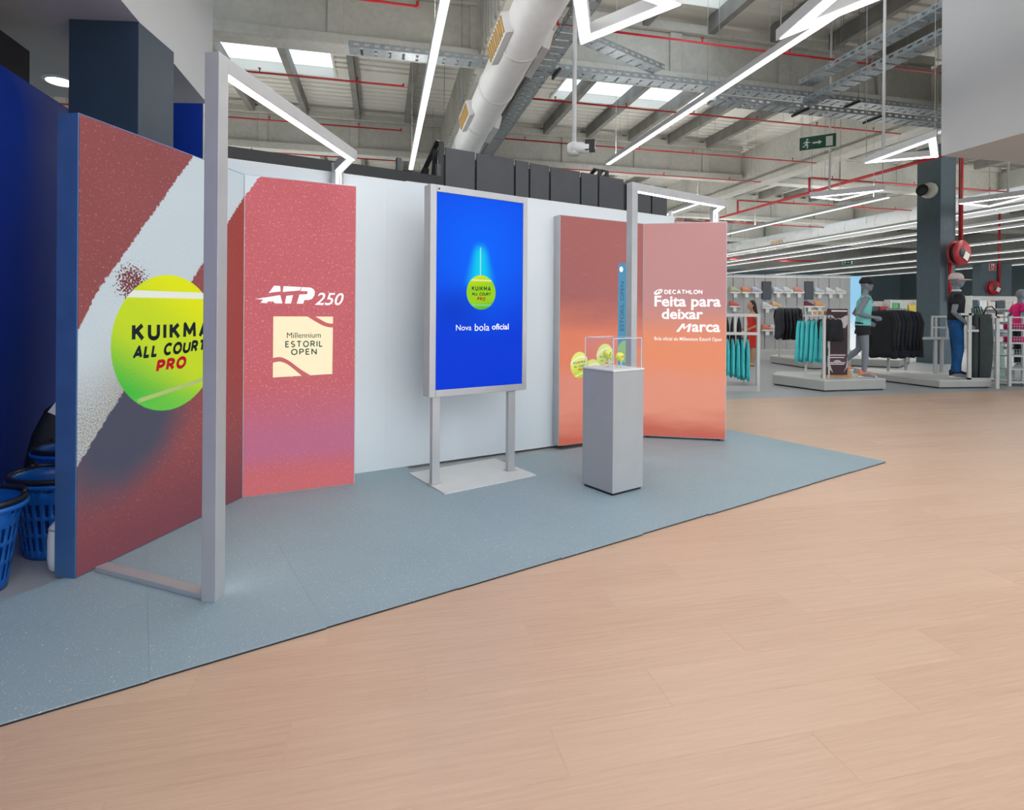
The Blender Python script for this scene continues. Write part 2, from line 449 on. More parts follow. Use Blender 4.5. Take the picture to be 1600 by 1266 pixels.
# longitudinal beams
b = MB(); b.bb(PB[0]-0.10, PB[0]+0.10, -6.8, 39.4, ZB, ZT); 
for k in range(150):
    a = -6.6+k*0.30; b.bb(PB[0]-0.14, PB[0]+0.14, a, a+0.16, ZB+0.1, ZT-0.1)
b.build('ribbed_beam', M_CONC, ceiling)
b = MB()
for v in GIRD: b.bb(PB[0]-0.20, PB[0]+0.20, v-0.20, v+0.20, ZB-0.1, ZT)
b.build('beam_bracket', M_CONC, ceiling)
for u in (PB[1], 25.6):
    b = MB(); b.bb(u-0.14, u+0.14, -6.8, 39.4, ZB-0.1, ZT-0.2); b.bb(u-0.26, u+0.26, -6.8, 39.4, ZB-0.30, ZB-0.1)
    b.build('longitudinal_beam', M_CONC, ceiling, bevel=0.02)
for i in range(len(edges)-1):
    a, c = edges[i]+0.2, edges[i+1]-0.2
    for k in range(-8, 28):
        u = k*1.55+0.75
        if u < UL+.3 or u > UR-.3 or min(abs(u-q) for q in PB+[25.6]) < 0.3: continue
        p_ = MB(); p_.bb(u-0.075, u+0.075, a, c, ZT-0.18, ZT+0.17); p_.build('purlin', M_PURLIN, ceiling)

# outer walls
M_STOREWALL = plain('store_wall_paint', rgb(128, 146, 152), 0.6, var=0.03, vscale=0.3)
b = MB(); b.bb(-13.2, 43.2, 39.2, 39.5, 0, 4.9); wl = structure('wall_back', (0, 0, 0), YAW); b.build('cladding', M_STOREWALL, wl)
b = MB(); b.bb(-13.2, 43.2, 39.2, 39.5, 4.9, 8.2); b.build('upper_cladding', M_CONC, wl)
b = MB(); b.bb(42.9, 43.2, -7, 39.2, 0, 4.9); wl = structure('wall_right', (0, 0, 0), YAW); b.build('cladding', M_STOREWALL, wl)
b = MB(); b.bb(42.9, 43.2, -7, 39.2, 4.9, 8.2); b.build('upper_cladding', M_CONC, wl)
b = MB(); b.bb(-13.2, -12.9, -7, 39.2, 0, 8.2); wl = structure('wall_left', (0, 0, 0), YAW); b.build('cladding', M_CONC, wl)

# lowered ceilings on both sides of the entrance
M_SOFF = plain('soffit_paint', rgb(205, 207, 209), 0.7, var=0.015, vscale=1)
b = MB(); b.bb(-9.0, -1.65, -5.0, 6.1, 3.30, 7.4); so = structure('trim_1', (0, 0, 0), YAW); so['label'] = 'white lowered ceiling box over the blue wall'
b.build('soffit_box', M_SOFF, so)
b = MB(); b.bb(7.45, 13.0, -5.0, 6.2, 3.50, 5.9); so2 = structure('trim_2', (0, 0, 0), YAW); so2['label'] = 'grey lowered ceiling box over the right side of the entrance'
b.build('soffit_box', M_SOFF, so2)
# recessed downlight in the left soffit
d = ground(103, 126, 3.30)
dl = thing('recessed_downlight', 'round recessed downlight glowing in the lowered ceiling beside the navy column', 'light', (d.x-.05, d.y, 3.30))
MB().lathe([(0.10, -0.012), (0.13, -0.012), (0.13, 0.0), (0.10, 0.0)], 20).build('trim_ring', M_WHITE, dl)
MB().lathe([(0.001, -0.016), (0.10, -0.016), (0.10, -0.012), (0.001, -0.012)], 20).build('diffuser', M_LAMP, dl)

# navy column at the left, slate column in the store
cl = ground(108, 28, 3.3); cr = ground(217, 35, 3.3)
b = MB(); b.box(0, 0.25, 1.65, 0.46, 0.46, 3.3)
col = structure('column_1', ((cl.x+cr.x)/2, (cl.y+cr.y)/2-.02, 0), math.radians(4)); b.build('column_shaft', M_NAVY, col, bevel=0.004)
# blue boards on the left
bl = structure('wall_blue', uv(-1.97, 1.0), YAW)
a0 = Vector((-3.36, 4.0, 0)); ua, va = to_uv(a0)
bl.matrix_basis = Matrix.Translation(uv(ua, 0, 0)) @ Matrix.Rotation(YAW, 4, 'Z')
MB().bb(-0.05, 0, -5.0, va+0.62, 0, 2.86).build('blue_board', M_BLUE, bl)  # unseen near stretch extended past the viewer to block light
MB().bb(-0.62, -0.12, 0.6, va+0.10, 0, 3.17).build('dark_cabinet', plain('dark_brown_board', rgb(46, 42, 42), 0.6), bl)
g = ground(285, 900); bx = Vector(((285-800)/880*5.0, 5.0, 0))
pb = structure('wall_blue_return', bx, math.radians(2)); MB().box(-0.02, 0.03, 1.575, 0.37, 0.05, 3.15).build('blue_board', M_BLUE, pb)
MB().box(0.167, 0.03, 1.575, 0.006, 0.052, 3.15).build('lit_edge', M_STEEL, pb)  # pale strip painted in for the light on the board's right edge

# ================================================================== THE DISPLAY
def vplane(p0, p1):
    d = p1-p0; return math.atan2(d.y, d.x), d.length
G = {k: ground(*v) for k, v in dict(A0=(117, 909), A1=(378, 781), B1=(554, 759), W0=(560, 742), W1=(865, 699)).items()}
G.update({k: ground(*v) for k, v in dict(C0=(872.5, 698, 0.03), C1=(1003, 681.5, 0.03), D1=(1134, 687.5, 0.03)).items()})
MAT_T = 0.013
# ------------------------------------------------------------------ rubber mat of square tiles
e1 = Vector((math.cos(MA), math.sin(MA), 0)); e2 = Vector((-math.sin(MA), math.cos(MA), 0))
mat_t = thing('rubber_mat', 'speckled blue-grey rubber mat of square tiles under the tennis display', 'mat', (tip.x, tip.y, 0), MA)
s1, s2 = ground(5, 942), ground(97, 908)
TILE = 0.61
mat_tile_mesh = None
Mi = mat_t.matrix_basis.inverted()
a1, a2 = Mi @ s1, Mi @ s2
nx, ny = -(a2-a1).y, (a2-a1).x
if nx*(-3)+ny*0.3-(nx*a1.x+ny*a1.y) > 0: nx, ny = -nx, -ny
wp = mat_t.matrix_basis.inverted() @ uv(ua+0.03, 2.0); wn_ = mat_t.matrix_basis.to_3x3().inverted() @ Vector((-UX, -UY, 0)); wn = (wn_.x, wn_.y); wd_ = wn[0]*wp.x+wn[1]*wp.y
a0_ = Mi @ G['A0']; ad = ((Mi @ G['A1'])-a0_).normalized(); an = Vector((-ad.y, ad.x, 0))
for i in range(17):
    for j in range(4 if i > 5 else 3):
        x0, y0 = -(i+1)*TILE, j*TILE
        poly = [(x0+.0003, y0+.0003), (x0+TILE-.0003, y0+.0003), (x0+TILE-.0003, y0+TILE-.0003), (x0+.0003, y0+TILE-.0003)]
        if j == 0 and i % 3 != 1: poly[0] = (poly[0][0], y0-.004-.004*(i % 2)); poly[1] = (poly[1][0], y0-.004-.004*(i % 2))
        if (mat_t.matrix_basis @ Vector((x0+TILE/2, y0+TILE/2, 0))).y < 2.9: poly = clip(poly, nx, ny, nx*a1.x+ny*a1.y)
        else: poly = clip(poly, an.x, an.y, an.x*a0_.x+an.y*a0_.y+0.10)
        poly = clip(poly, wn[0], wn[1], wd_) if len(poly) > 2 else []
        if len(poly) < 3: continue
        t_ = MB(); t_.prism(poly, 0.007, MAT_T)
        o = t_.build('mat_tile', M_MAT, mat_t)
        u_ = MB(); u_.prism([(x, y+.001) for x, y in poly], 0.0003, 0.007); u_.build('tile_underlay', M_MATEDGE, o)
FZ = MAT_T   # things of the display stand on the mat

# ------------------------------------------------------------------ white partition behind the display
ang, L = vplane(G['W0'], G['W1'])
wd = structure('wall_display', (G['W0'].x, G['W0'].y, 0), ang)
M_W2 = plain('partition_paint', rgb(216, 224, 229), 0.6, var=0.01, vscale=1.5)
x = -0.98
for k in range(4):
    w = [1.2, 1.2, 1.2, 0.92][k]
    MB().bb(x+.0002, x+w-.0002, 0, 0.06, FZ, 2.39).build('board', M_W2, wd); x += w
MB().bb(-0.98, 3.54, -0.002, 0.062, 2.39, 2.396).build('top_cap', M_WHITE, wd)
MB().bb(3.52, 3.545, 0.03, 0.075, 2.39, 2.47).build('end_upstand', M_WHITE, wd)

# ------------------------------------------------------------------ lightbox prints
def sheet_mat(name, emit, fn):
    m, p = material(name); p.inputs['Roughness'].default_value = 0.75; p.inputs['Specular IOR Level'].default_value = 0.15
    x, y, z = sep(coord('Object'))
    c = fn(x, z)
    d = cmix((0, 0, 0, 1), c, 0.35 if emit < 0.7 else 0.08)
    plug(d, p, 'Base Color'); plug(c, p, 'Emission Color'); p.inputs['Emission Strength'].default_value = emit
    m.cycles.emission_sampling = 'NONE'
    return m
def court(s, t, lo, hi, fleck, dens=0.64):
    v = vec3(s, t); n1 = noise(v, 3.0, 3.0); n2 = noise(v, 70.0, 2.0); n3 = noise(v, 160.0, 2.0)
    c = cmix(lo, hi, n1*0.5+n3*0.5)
    return cmix(c, fleck, xmax(step(dens, dens+0.08, n2)*0.55, step(dens+0.02, dens+0.1, n3)*0.5))
def fabric_A(s, t):
    v = vec3(s, t); c = court(s, t, rgb(132, 72, 76), rgb(152, 86, 88), rgb(202, 132, 108), 0.61)
    c = cmix(c, rgb(168, 66, 54), step(0.75, 1.2, s)*step(0.3, 1.1, t)*0.55)
    c = cmix(c, rgb(112, 66, 78), step(0.6, 0.0, t)*0.75)
    # ball's shadow on the court
    j = noise(v, 9.0, 3.0)-0.5
    dx, dy = (s-0.27+(t-0.6)*(-0.35))/0.46, (t-0.66)/0.42
    sh = step(1.10, 0.40, xsqrt(dx*dx+dy*dy)+j*0.12)
    c = cmix(c, rgb(72, 80, 98), sh*0.95)
    # white line
    jit = (noise(v, 45.0, 3.0)-0.5)*0.035
    up = 2.257+1.342*(s-0.757)-t + step(0.12, 0.0, s)*(-0.05)
    lo = t-(1.833+1.28*(s-1.016))
    line = step(-0.004, 0.004, up*0.6+jit)*step(-0.004, 0.004, lo*0.6+jit)
    wcol = cmix(rgb(206, 221, 231), rgb(186, 196, 200), noise(v, 120.0, 2.0))
    shade = step(1.25, 0.75, t)*step(0.0, 0.42, s)
    wcol = cmix(wcol, rgb(158, 146, 128), xmin(shade*1.2, 0.8))
    wcol = cmix(wcol, cmix(rgb(120, 120, 118), rgb(196, 196, 190), step(0.35, 0.65, noise(v, 130.0, 2.0))), step(1.1, 0.7, t)*0.8)
    c = cmix(c, wcol, line)
    ex, ey = (s-0.305)/0.15, (t-1.44)/0.15
    worn = step(1.1, 0.2, xsqrt(ex*ex+ey*ey))*line
    c = cmix(c, rgb(120, 66, 68), step(0.02, -0.02, noise(v, 85.0, 2.0)-(0.24+0.34*worn))*step(0.0, 0.1, worn))
    # ball
    bx, by = (s-0.571)/0.392, (t-1.106)/0.392
    r = xsqrt(bx*bx+by*by); fz = noise(v, 90.0, 3.0)
    ball = step(1.0, 0.985, r+(fz-0.5)*0.02)
    g = by*0.75+bx*0.45+(fz-0.5)*0.18
    bc = cmix(rgb(72, 188, 70), rgb(196, 220, 44), step(-0.85, -0.1, g)); bc = cmix(bc, rgb(226, 232, 28), step(0.05, 0.75, g))
    bc = cmix(bc, rgb(116, 206, 76), step(-0.62, -0.95, by)*0.6)
    bc = cmix(bc, rgb(232, 236, 226), step(0.022, 0.016, xabs(t-1.381-bx*0.004)))
    seam = 0.803+0.05*(bx+0.5)
    bc = cmix(bc, rgb(176, 196, 120), step(0.014, 0.009, xabs(t-seam))*step(-0.62, -0.5, bx))
    return cmix(c, bc, ball)
def fabric_B(s, t):
    c = court(s, t, rgb(194, 94, 102), rgb(212, 114, 122), rgb(240, 178, 172), 0.60)
    c = cmix(c, rgb(188, 112, 146), step(0.85, 0.35, t)*step(0.1, 0.3, t)*0.75)
    c = cmix(c, rgb(206, 112, 116), step(0.3, 0.05, t)*0.7)
    jit = (noise(vec3(s, t), 45.0, 3.0)-0.5)*0.05
    return cmix(c, rgb(214, 224, 232), step(-0.004, 0.004, t-(2.079+1.54*s)+jit))
def sky(s, t, top, mid, low, seed):
    n = noise(vec3(s*0.6+seed, t*2.4), 2.2, 4.0)-0.5; tt = t+n*0.35
    c = cmix(low, tuple(0.5*(a+b) for a, b in zip(mid, rgb(228, 158, 146))), step(0.02, 0.35, tt)); c = cmix(c, mid, step(0.55, 0.85, tt)); c = cmix(c, top, step(0.95, 1.5, tt))
    f = noise(vec3(s*3+seed, t*14), 3.0, 3.0)
    return cmix(c, tuple(q*0.86 for q in mid[:3])+(1,), step(0.55, 0.8, f)*0.35)
def tball(c, s, t, cs, ct, rs, rt):
    bx, by = (s-cs)/rs, (t-ct)/rt; r = xsqrt(bx*bx+by*by)
    fz = noise(vec3(s, t), 60.0, 2.0)
    bc = cmix(rgb(196, 212, 60), rgb(238, 244, 130), step(-0.8, 0.4, by*0.8-bx*0.2+(fz-0.5)*0.3))
    k = by-0.58-bx*0.18+bx*bx*0.35
    bc = cmix(bc, rgb(250, 252, 220), step(0.10, 0.05, xabs(k)))
    k2 = by+0.72-bx*0.3
    bc = cmix(bc, rgb(244, 248, 200), step(0.07, 0.03, xabs(k2)))
    return cmix(c, bc, step(1.0, 0.96, r+(fz-0.5)*0.03))
def fabric_C(s, t):
    c = sky(s, t, rgb(170, 106, 104), rgb(232, 136, 106), rgb(204, 106, 88), 3.0)
    bar = step(0.706, 0.710, s)*step(0.872, 0.868, s)*step(0.735, 0.745, t)*step(1.812, 1.806, t)
    bcol = cmix(rgb(84, 148, 182), rgb(130, 172, 190), step(0.80, 0.86, s))
    c = cmix(c, bcol, bar)
    bx, by = (s-0.80)/0.10, (t-0.905)/0.115
    c = cmix(c, rgb(150, 196, 128), step(1.0, 0.95, xsqrt(bx*bx+by*by))*bar)
    c = tball(c, s, t, 0.548, 0.865, 0.108, 0.128)
    c = tball(c, s, t, 0.395, 0.715, 0.108, 0.128)
    return tball(c, s, t, 0.236, 0.790, 0.106, 0.130)
def fabric_D(s, t):
    return sky(s, t, rgb(198, 146, 146), rgb(238, 150, 114), rgb(200, 106, 90), 9.0)
EMIT = 0.62
PRINT = {k: sheet_mat('print_'+n, EMIT, f) for k, n, f in (('A', 'ball_on_line', fabric_A), ('B', 'clay', fabric_B), ('C', 'sunset_balls', fabric_C), ('D', 'sunset', fabric_D))}

def lightbox(key, p0, p1, label, H=2.25, dep=0.12, trimw=0.006, sidemat=M_ALU, lift=0.0):
    ang, L = vplane(p0, p1)
    t = thing('lightbox_panel', label, 'lightbox', (p0.x, p0.y, FZ), ang)
    h = H-FZ; b = MB()
    if lift:
        for x in (0.06, L-0.06): MB().lathe([(0.022, 0), (0.022, 0.006), (0.008, 0.008), (0.008, lift)], 10, (x, dep/2, 0)).build('foot', M_BLACK, t)
    b.bb(0, 0.03, 0.0, dep, lift, h); b.bb(L-0.03, L, 0.0, dep, lift, h); b.bb(0.03, L-0.03, 0.0, dep, h-0.03, h); b.bb(0.03, L-0.03, 0.0, dep, lift, lift+0.03)
    b.build('frame', sidemat, t, bevel=0.002)
    MB().bb(0.02, L-0.02, dep-0.02, dep-0.005, lift+0.02, h-0.02).build('back_panel', M_WHITE, t)
    w = trimw
    b0 = w+lift; f = MB(); f.add([(w, -0.003, b0), (L-w, -0.003, b0), (L-w, -0.003, h-w), (w, -0.003, h-w), (w, 0.0, b0), (L-w, 0, b0), (L-w, 0, h-w), (w, 0, h-w)],
                    [(0, 1, 2, 3), (0, 4, 5, 1), (1, 5, 6, 2), (2, 6, 7, 3), (3, 7, 4, 0)])
    fb = f.build('printed_fabric', PRINT[key], t)
    return t, fb, L, h
Y1 = 0.0042
# --- A: ball on the white line
tA, fA, LA, hA = lightbox('A', G['A0'], G['A1'], 'tall backlit panel printed with a giant yellow-green tennis ball on a white court line', sidemat=plain('aluminium_blue_reflection', rgb(84, 124, 170), 0.35, 0.5))  # the blue wall's reflection is painted into the side frame's metal colour
strokes('lettering', 'KUIKMA', 0.307, 0.885, 1.122, 1.222, Y1, M_INK_K, fA, 0.24, 0.24)
strokes('lettering', 'ALL', 0.310, 0.490, 1.026, 1.100, Y1, M_INK_K, fA, 0.25, 0.10, shear=0.22, slope=0.004)
strokes('lettering', 'COURT', 0.515, 0.860, 1.031, 1.105, Y1, M_INK_K, fA, 0.25, 0.10, shear=0.22, slope=0.008)
strokes('lettering', 'PRO', 0.465, 0.700, 0.938, 1.012, Y1, M_INK_R, fA, 0.27, 0.12, shear=0.18, slope=0.01)
# --- B: clay with the tournament marks
tB, fB, LB, hB = lightbox('B', G['A1'], G['B1'], 'tall backlit clay-red panel with a white ATP 250 mark and cream tournament square')
def zB(zx, zy): return (0.193+(zx-427)*(0.403/583.0), 1.255-(zy-487)*0.00073)
A_ = [[(430,190), (488,192), (493,244), (378,262), (402,232)],
      [(255,322), (490,280), (511,361), (438,361), (424,343), (378,343), (362,360), (305,358), (327,326)],
      [(520,192), (692,197), (677,231), (512,249)], [(547,286), (612,278), (592,361), (533,361)],
      [(697,197), (785,200), (815,216), (826,240), (822,275), (800,312), (765,323), (722,325), (712,361), (648,361), (674,270), (742,268), (755,255), (752,241), (738,235), (685,237)]]
flat('emblem', [[zB(*q) for q in pl] for pl in A_], Y1, M_INK_W, fB)
a = zB(828, 373); c = zB(1122, 247); letters('lettering', '250', a[0], c[0], a[1], c[1], Y1, M_INK_W, fB, shear=0.3, bold=0.012)
M_CREAM = printed('ink_cream', rgb(252, 238, 200), 0.72); M_GREEN = printed('ink_green', rgb(52, 92, 84), 0.55)
M_ROSE = printed('ink_rose', rgb(208, 110, 112), 0.62)
sq = flat('emblem_square', [[zB(425, 487), zB(1012, 487), zB(1008, 1066), zB(425, 1078)]], Y1, M_CREAM, fB)
def curve(pts, n=6):
    out = []
    for i in range(len(pts)-1):
        p0, p1, p2, p3 = pts[max(i-1, 0)], pts[i], pts[i+1], pts[min(i+2, len(pts)-1)]
        for k in range(n):
            t = k/n; out.append(tuple(0.5*((2*p1[d])+(-p0[d]+p2[d])*t+(2*p0[d]-5*p1[d]+4*p2[d]-p3[d])*t*t+(-p0[d]+3*p1[d]-3*p2[d]+p3[d])*t**3) for d in (0, 1)))
    return out+[pts[-1]]
def ribbon(up, lo): 
    U, Lw = [zB(*q) for q in curve(up)], [zB(*q) for q in curve(lo)]
    return [[U[i], U[i+1], Lw[i+1], Lw[i]] for i in range(len(U)-1)]
flat('ribbon', ribbon([(752,486), (820,528), (900,572), (960,592), (1014,597)], [(832,486), (880,514), (930,542), (975,556), (1014,558)]), Y1+.0008, M_ROSE, sq)
flat('ribbon', ribbon([(424,888), (500,884), (585,926), (690,1008), (790,1072)], [(424,934), (490,926), (555,950), (625,1004), (706,1076)]), Y1+.0008, M_ROSE, sq)
for tx, (x0, y0, x1, y1), bo, mt in (('Millennium', (556,698,888,645), 0.0, M_INK_K), ('ESTORIL', (540,790,910,727), 0.02, M_GREEN), ('OPEN', (596,866,850,805), 0.02, M_GREEN)):
    a, c = zB(x0, y0), zB(x1, y1)
    if bo: strokes('lettering', tx, a[0], c[0], a[1], c[1], Y1+.0008, mt, sq, 0.17, 0.22)
    else: letters('lettering', tx, a[0], c[0], a[1], c[1], Y1+.0008, mt, sq, bold=bo)
# --- C and D: sunset
M_BALLINK = printed('ink_ball_grey', rgb(96, 104, 92), 0.55)
tC, fC, LC, hC = lightbox('C', G['C0'], G['C1'], 'backlit sunset-orange panel printed with tennis balls behind the grey plinth', dep=0.13, lift=0.02)
for (x0, z0, sc) in ((0.165, 0.795, 1.0), (0.485, 0.845, 1.0)):
    strokes('lettering', 'KUIKMA', x0, x0+0.14, z0, z0+0.028, Y1, M_BALLINK, fC, 0.2, 0.24, slope=0.012)
    strokes('lettering', 'ALL COURT', x0+.005, x0+0.14, z0-.034, z0-.010, Y1, M_BALLINK, fC, 0.2, 0.1, shear=.2, slope=0.012)
    strokes('lettering', 'PRO', x0+0.055, x0+0.125, z0-.066, z0-.042, Y1, M_INK_R, fC, 0.2, 0.1, shear=.2, slope=0.006)
letters('lettering', 'ESTORIL OPEN', 0.735, 0.785, 1.12, 1.62, Y1, printed('ink_bluegrey', rgb(60, 100, 130), 0.5), fC, rot=True)
flat('emblem', [[(0.745+0.024*math.cos(k*PI/4), 1.745+0.03*math.sin(k*PI/4)) for k in range(8)]], Y1, M_INK_W, fC)
tD, fD, LD, hD = lightbox('D', G['C1'], G['D1'], 'backlit sunset panel at the right with white words about leaving a mark', dep=0.12, lift=0.02)
icon = [(0.155+0.048*math.cos(t)*math.cos(.45)-0.024*math.sin(t)*math.sin(.45), 1.522+0.048*math.cos(t)*math.sin(.45)+0.024*math.sin(t)*math.cos(.45)) for t in [k*2*PI/20 for k in range(20)]]
ic = flat('emblem', [icon], Y1, M_INK_W, fD)
flat('emblem_cutout', [[(0.128, 1.508), (0.150, 1.516), (0.168, 1.545), (0.150, 1.538)], [(0.158, 1.512), (0.176, 1.520), (0.190, 1.540), (0.176, 1.536)]], Y1+.0008, printed('ink_dusk', rgb(200, 132, 126), 0.62), ic)
strokes('lettering', 'DECATHLON', 0.216, 0.594, 1.499, 1.545, Y1, M_INK_W, fD, 0.22, 0.08)
letters('lettering', 'Feita para', 0.117, 0.774, 1.335, 1.483, Y1, M_INK_W, fD, bold=0.025)
letters('lettering', 'deixar', 0.191, 0.602, 1.240, 1.350, Y1, M_INK_W, fD, bold=0.025)
flat('lettering', [[(0.335+x*0.155, 1.110+z*0.085) for x, z in pl] for pl in ([(0, 0), (.42, .95), (.58, 1), (.32, .18)][:0] or [(0, 0), (.20, 0), (.56, 1), (.40, 1)], [(.40, 1), (.56, 1), (.56, .35), (.46, .35)], [(.46, .35), (.56, .35), (1.0, 1), (.84, 1)], [(.84, 1), (1.0, 1), (.86, 0), (.70, 0)])], Y1, M_INK_W, fD)
letters('lettering', 'arca', 0.492, 0.769, 1.110, 1.190, Y1, M_INK_W, fD, bold=0.025)
letters('lettering', 'Bola oficial do Millennium Estoril Open', 0.120, 0.783, 1.008, 1.056, Y1, M_INK_W, fD, bold=0.006)

# ------------------------------------------------------------------ LED portal frames
def portal(name_label, p1, p2, p3, H, foot=None, W=0.068):
    """post at p1, top rail p1-p2-p3, post at p3 and a floor rail from p1 to foot"""
    t = thing('portal_frame', name_label, 'light frame', (p1.x, p1.y, FZ))
    z = H-FZ-W/2; o = Vector((p1.x, p1.y, 0))
    q1, q2, q3 = [Vector((q.x, q.y, 0))-o for q in (p1, p2, p3)]
    d12 = (q2-q1).normalized(); d23 = (q3-q2).normalized(); up = Vector((0, 0, 1))
    def post(q, d): 
        b = MB(); b.bar(q, q+up*(H-FZ), W, W, up=d); b.build('post', M_ALU, t, bevel=0.002)
    post(q1, d12); post(q3, d12)
    MB().bar(q1+d12*(W/2)+up*z, q2+d12*(W/2)+up*z, W).build('top_rail', M_ALU, t, bevel=0.002)
    MB().bar(q2+d23*(W/2)+up*z, q3-d23*(W/2)+up*z, W).build('top_rail', M_ALU, t, bevel=0.002)
    e = W*0.30; zz = z-W/2-0.001
    MB().bar(q1+d12*(W/2+.004)+up*zz, q2+d12*e+up*zz, W*0.55, 0.008).build('led_strip', M_LED, t)
    MB().bar(q2+up*zz, q3-d23*(W/2)+up*zz, W*0.55, 0.008).build('led_strip', M_LED, t)
    MB().bar(q3-d23*(W/2+.003)+up*0.05, q3-d23*(W/2+.003)+up*(z-W/2), W*0.55, 0.008, up=d23).build('led_strip', M_LED, t)
    MB().bar(q1+d12*(W/2+.003)+up*0.05, q1+d12*(W/2+.003)+up*(z-W/2), W*0.55, 0.008, up=d12).build('led_strip', M_LED, t)
    if foot is not None:
        f = Vector((foot.x, foot.y, 0))-o; df = (f-q1).normalized()
        MB().bar(q1+df*(W/2)+up*0.012, f+up*0.012, W*0.9, 0.024).build('floor_rail', M_ALU, t, bevel=0.002)
    return t
g1 = ground(333, 935, FZ)
P2 = ground(548, 234, 2.45); P3 = ground(531, 249, 2.45)
nB = Vector((-(G['B1']-G['A1']).y, (G['B1']-G['A1']).x, 0)).normalized()
p3w = ground(531, 762) + nB*0.20
p2w = Vector((P2.x, P2.y, 0))
foot = ground(152, 892) ; 
portal('tall slim aluminium frame with glowing inner edge in front of the giant ball panel', g1, p2w, p3w, 2.45, foot + (g1-foot).normalized()*0.03)
g2 = ground(985, 721, FZ)
P2 = ground(1128, 313, 2.45)
nD = Vector((-(G['D1']-G['C1']).y, (G['D1']-G['C1']).x, 0)).normalized()
p3w = ground(1119, 687, 0.03) + nD*0.19; p3w.z = 0
portal('slim aluminium frame with glowing inner edge standing behind the grey plinth', g2, Vector((P2.x, P2.y, 0)), p3w, 2.45, None)

# ------------------------------------------------------------------ screen on a stand
c4 = [ground(*q) for q in ((639, 743), (773, 720), (838, 746), (695, 776))]
pl, pr = ground(679, 757, 0.016), ground(797, 736, 0.016)
ang, L = vplane(pl, pr)
tv = thing('screen_totem', 'portrait screen showing a tennis ball on blue, on a two-legged white stand', 'screen', (pl.x, pl.y, FZ), ang)
Mi = tv.matrix_basis.inverted(); q4 = [Mi @ q for q in c4]
MB().prism([(q.x, q.y) for q in q4], 0, 0.008).build('base_plate', plain('stand_white', rgb(206, 210, 211), 0.4, var=0.02), tv)
for x in (0.0, L):
    MB().bb(x-0.032, x+0.032, -0.022, 0.022, 0.008, 0.75).build('post', M_ALU, tv, bevel=0.003)
    MB().bb(x-0.045, x+0.045, -0.035, 0.035, 0.008, 0.013).build('foot_plate', M_ALU, tv)
z0, z1 = 0.674-FZ, 2.254-FZ; x0, x1 = -0.068, 0.806; f0 = -0.04
b = MB(); fr = 0.052
b.bb(x0, x0+fr, f0, f0+0.11, z0, z1); b.bb(x1-fr*0.8, x1, f0, f0+0.11, z0, z1); b.bb(x0+fr, x1-fr*.8, f0, f0+0.11, z1-fr, z1); b.bb(x0+fr, x1-fr*.8, f0, f0+0.11, z0, z0+fr)
b.build('housing', M_ALU, tv, bevel=0.003)
MB().bb(x0+.01, x1-.01, f0+0.02, f0+0.10, z0+.01, z1-.01).build('housing_back', M_ALU, tv)
def screen(s, t):
    v = vec3(s, t)
    c = cmix(rgb(0, 58, 214), rgb(0, 78, 236), step(0.9, 2.0, t))
    c = cmix(c, rgb(0, 104, 255), step(0.75, 0.0, xsqrt((s-0.37)*(s-0.37)+(t-1.75)*(t-1.75)))*0.8)
    c = cmix(c, rgb(0, 34, 170), step(0.30, 0.0, xsqrt((s-0.16)*(s-0.16)*0.7+(t-1.33)*(t-1.33)*1.6))*0.45)
    w = 0.16-(t-1.55)*0.30
    gl = step(1.0, 0.1, xabs(s-0.365)/xmax(w, 0.02))*step(1.47, 1.55, t)*step(1.86, 1.74, t)
    c = cmix(c, rgb(0, 208, 236), gl*0.95)
    c = cmix(c, rgb(170, 236, 250), step(0.006, 0.003, xabs(s-0.366))*step(1.55, 1.6, t)*step(1.81, 1.79, t)*0.8)
    bx, by = (s-0.375)/0.133, (t-1.449)/0.136; r = xsqrt(bx*bx+by*by); fz = noise(v, 120.0, 2.0)
    g = by*0.8-bx*0.15+(fz-0.5)*0.2
    bc = cmix(rgb(40, 170, 50), rgb(150, 208, 28), step(-1.0, -0.3, g)); bc = cmix(bc, rgb(214, 226, 30), step(0.2, 0.9, g))
    bc = cmix(bc, rgb(226, 240, 170), step(0.05, 0.03, xabs(by-0.70))); bc = cmix(bc, rgb(120, 214, 140), step(0.05, 0.03, xabs(by+0.72)))
    return cmix(c, bc, step(1.0, 0.97, r))
M_SCREEN = sheet_mat('screen_picture', 0.92, screen)
sc = MB(); sx0, sx1, sz0, sz1 = x0+fr+.001, x1-fr*.8-.001, z0+fr+.001, z1-fr-.001
sc.add([(sx0, f0+.008, sz0), (sx1, f0+.008, sz0), (sx1, f0+.008, sz1), (sx0, f0+.008, sz1), (sx0, f0+.02, sz0), (sx1, f0+.02, sz0), (sx1, f0+.02, sz1), (sx0, f0+.02, sz1)], [(0, 1, 2, 3), (0, 4, 5, 1), (1, 5, 6, 2), (2, 6, 7, 3), (3, 7, 4, 0)])
so_ = sc.build('screen', M_SCREEN, tv)
yy = -(f0+.0065)
strokes('lettering', 'KUIKMA', 0.290, 0.460, 1.462, 1.498, yy, M_INK_K, so_, 0.21, 0.24)
strokes('lettering', 'ALL COURT', 0.288, 0.462, 1.425, 1.450, yy, M_INK_K, so_, 0.23, 0.1, shear=.22)
strokes('lettering', 'PRO', 0.335, 0.415, 1.385, 1.414, yy, M_INK_R, so_, 0.25, 0.12, shear=.18)
letters('lettering', 'Nova', 0.154, 0.288, 1.155, 1.198, yy, M_INK_W, so_, bold=0.0)
letters('lettering', 'bola', 0.318, 0.450, 1.150, 1.206, yy, M_INK_W, so_, bold=0.0)
letters('lettering', 'oficial', 0.474, 0.632, 1.158, 1.206, yy, M_INK_W, so_, bold=0.015)
MB().bb(-0.005, 0.008, f0-.001, f0, z1-0.036, z1-0.022).build('sensor', M_BLACK, tv)

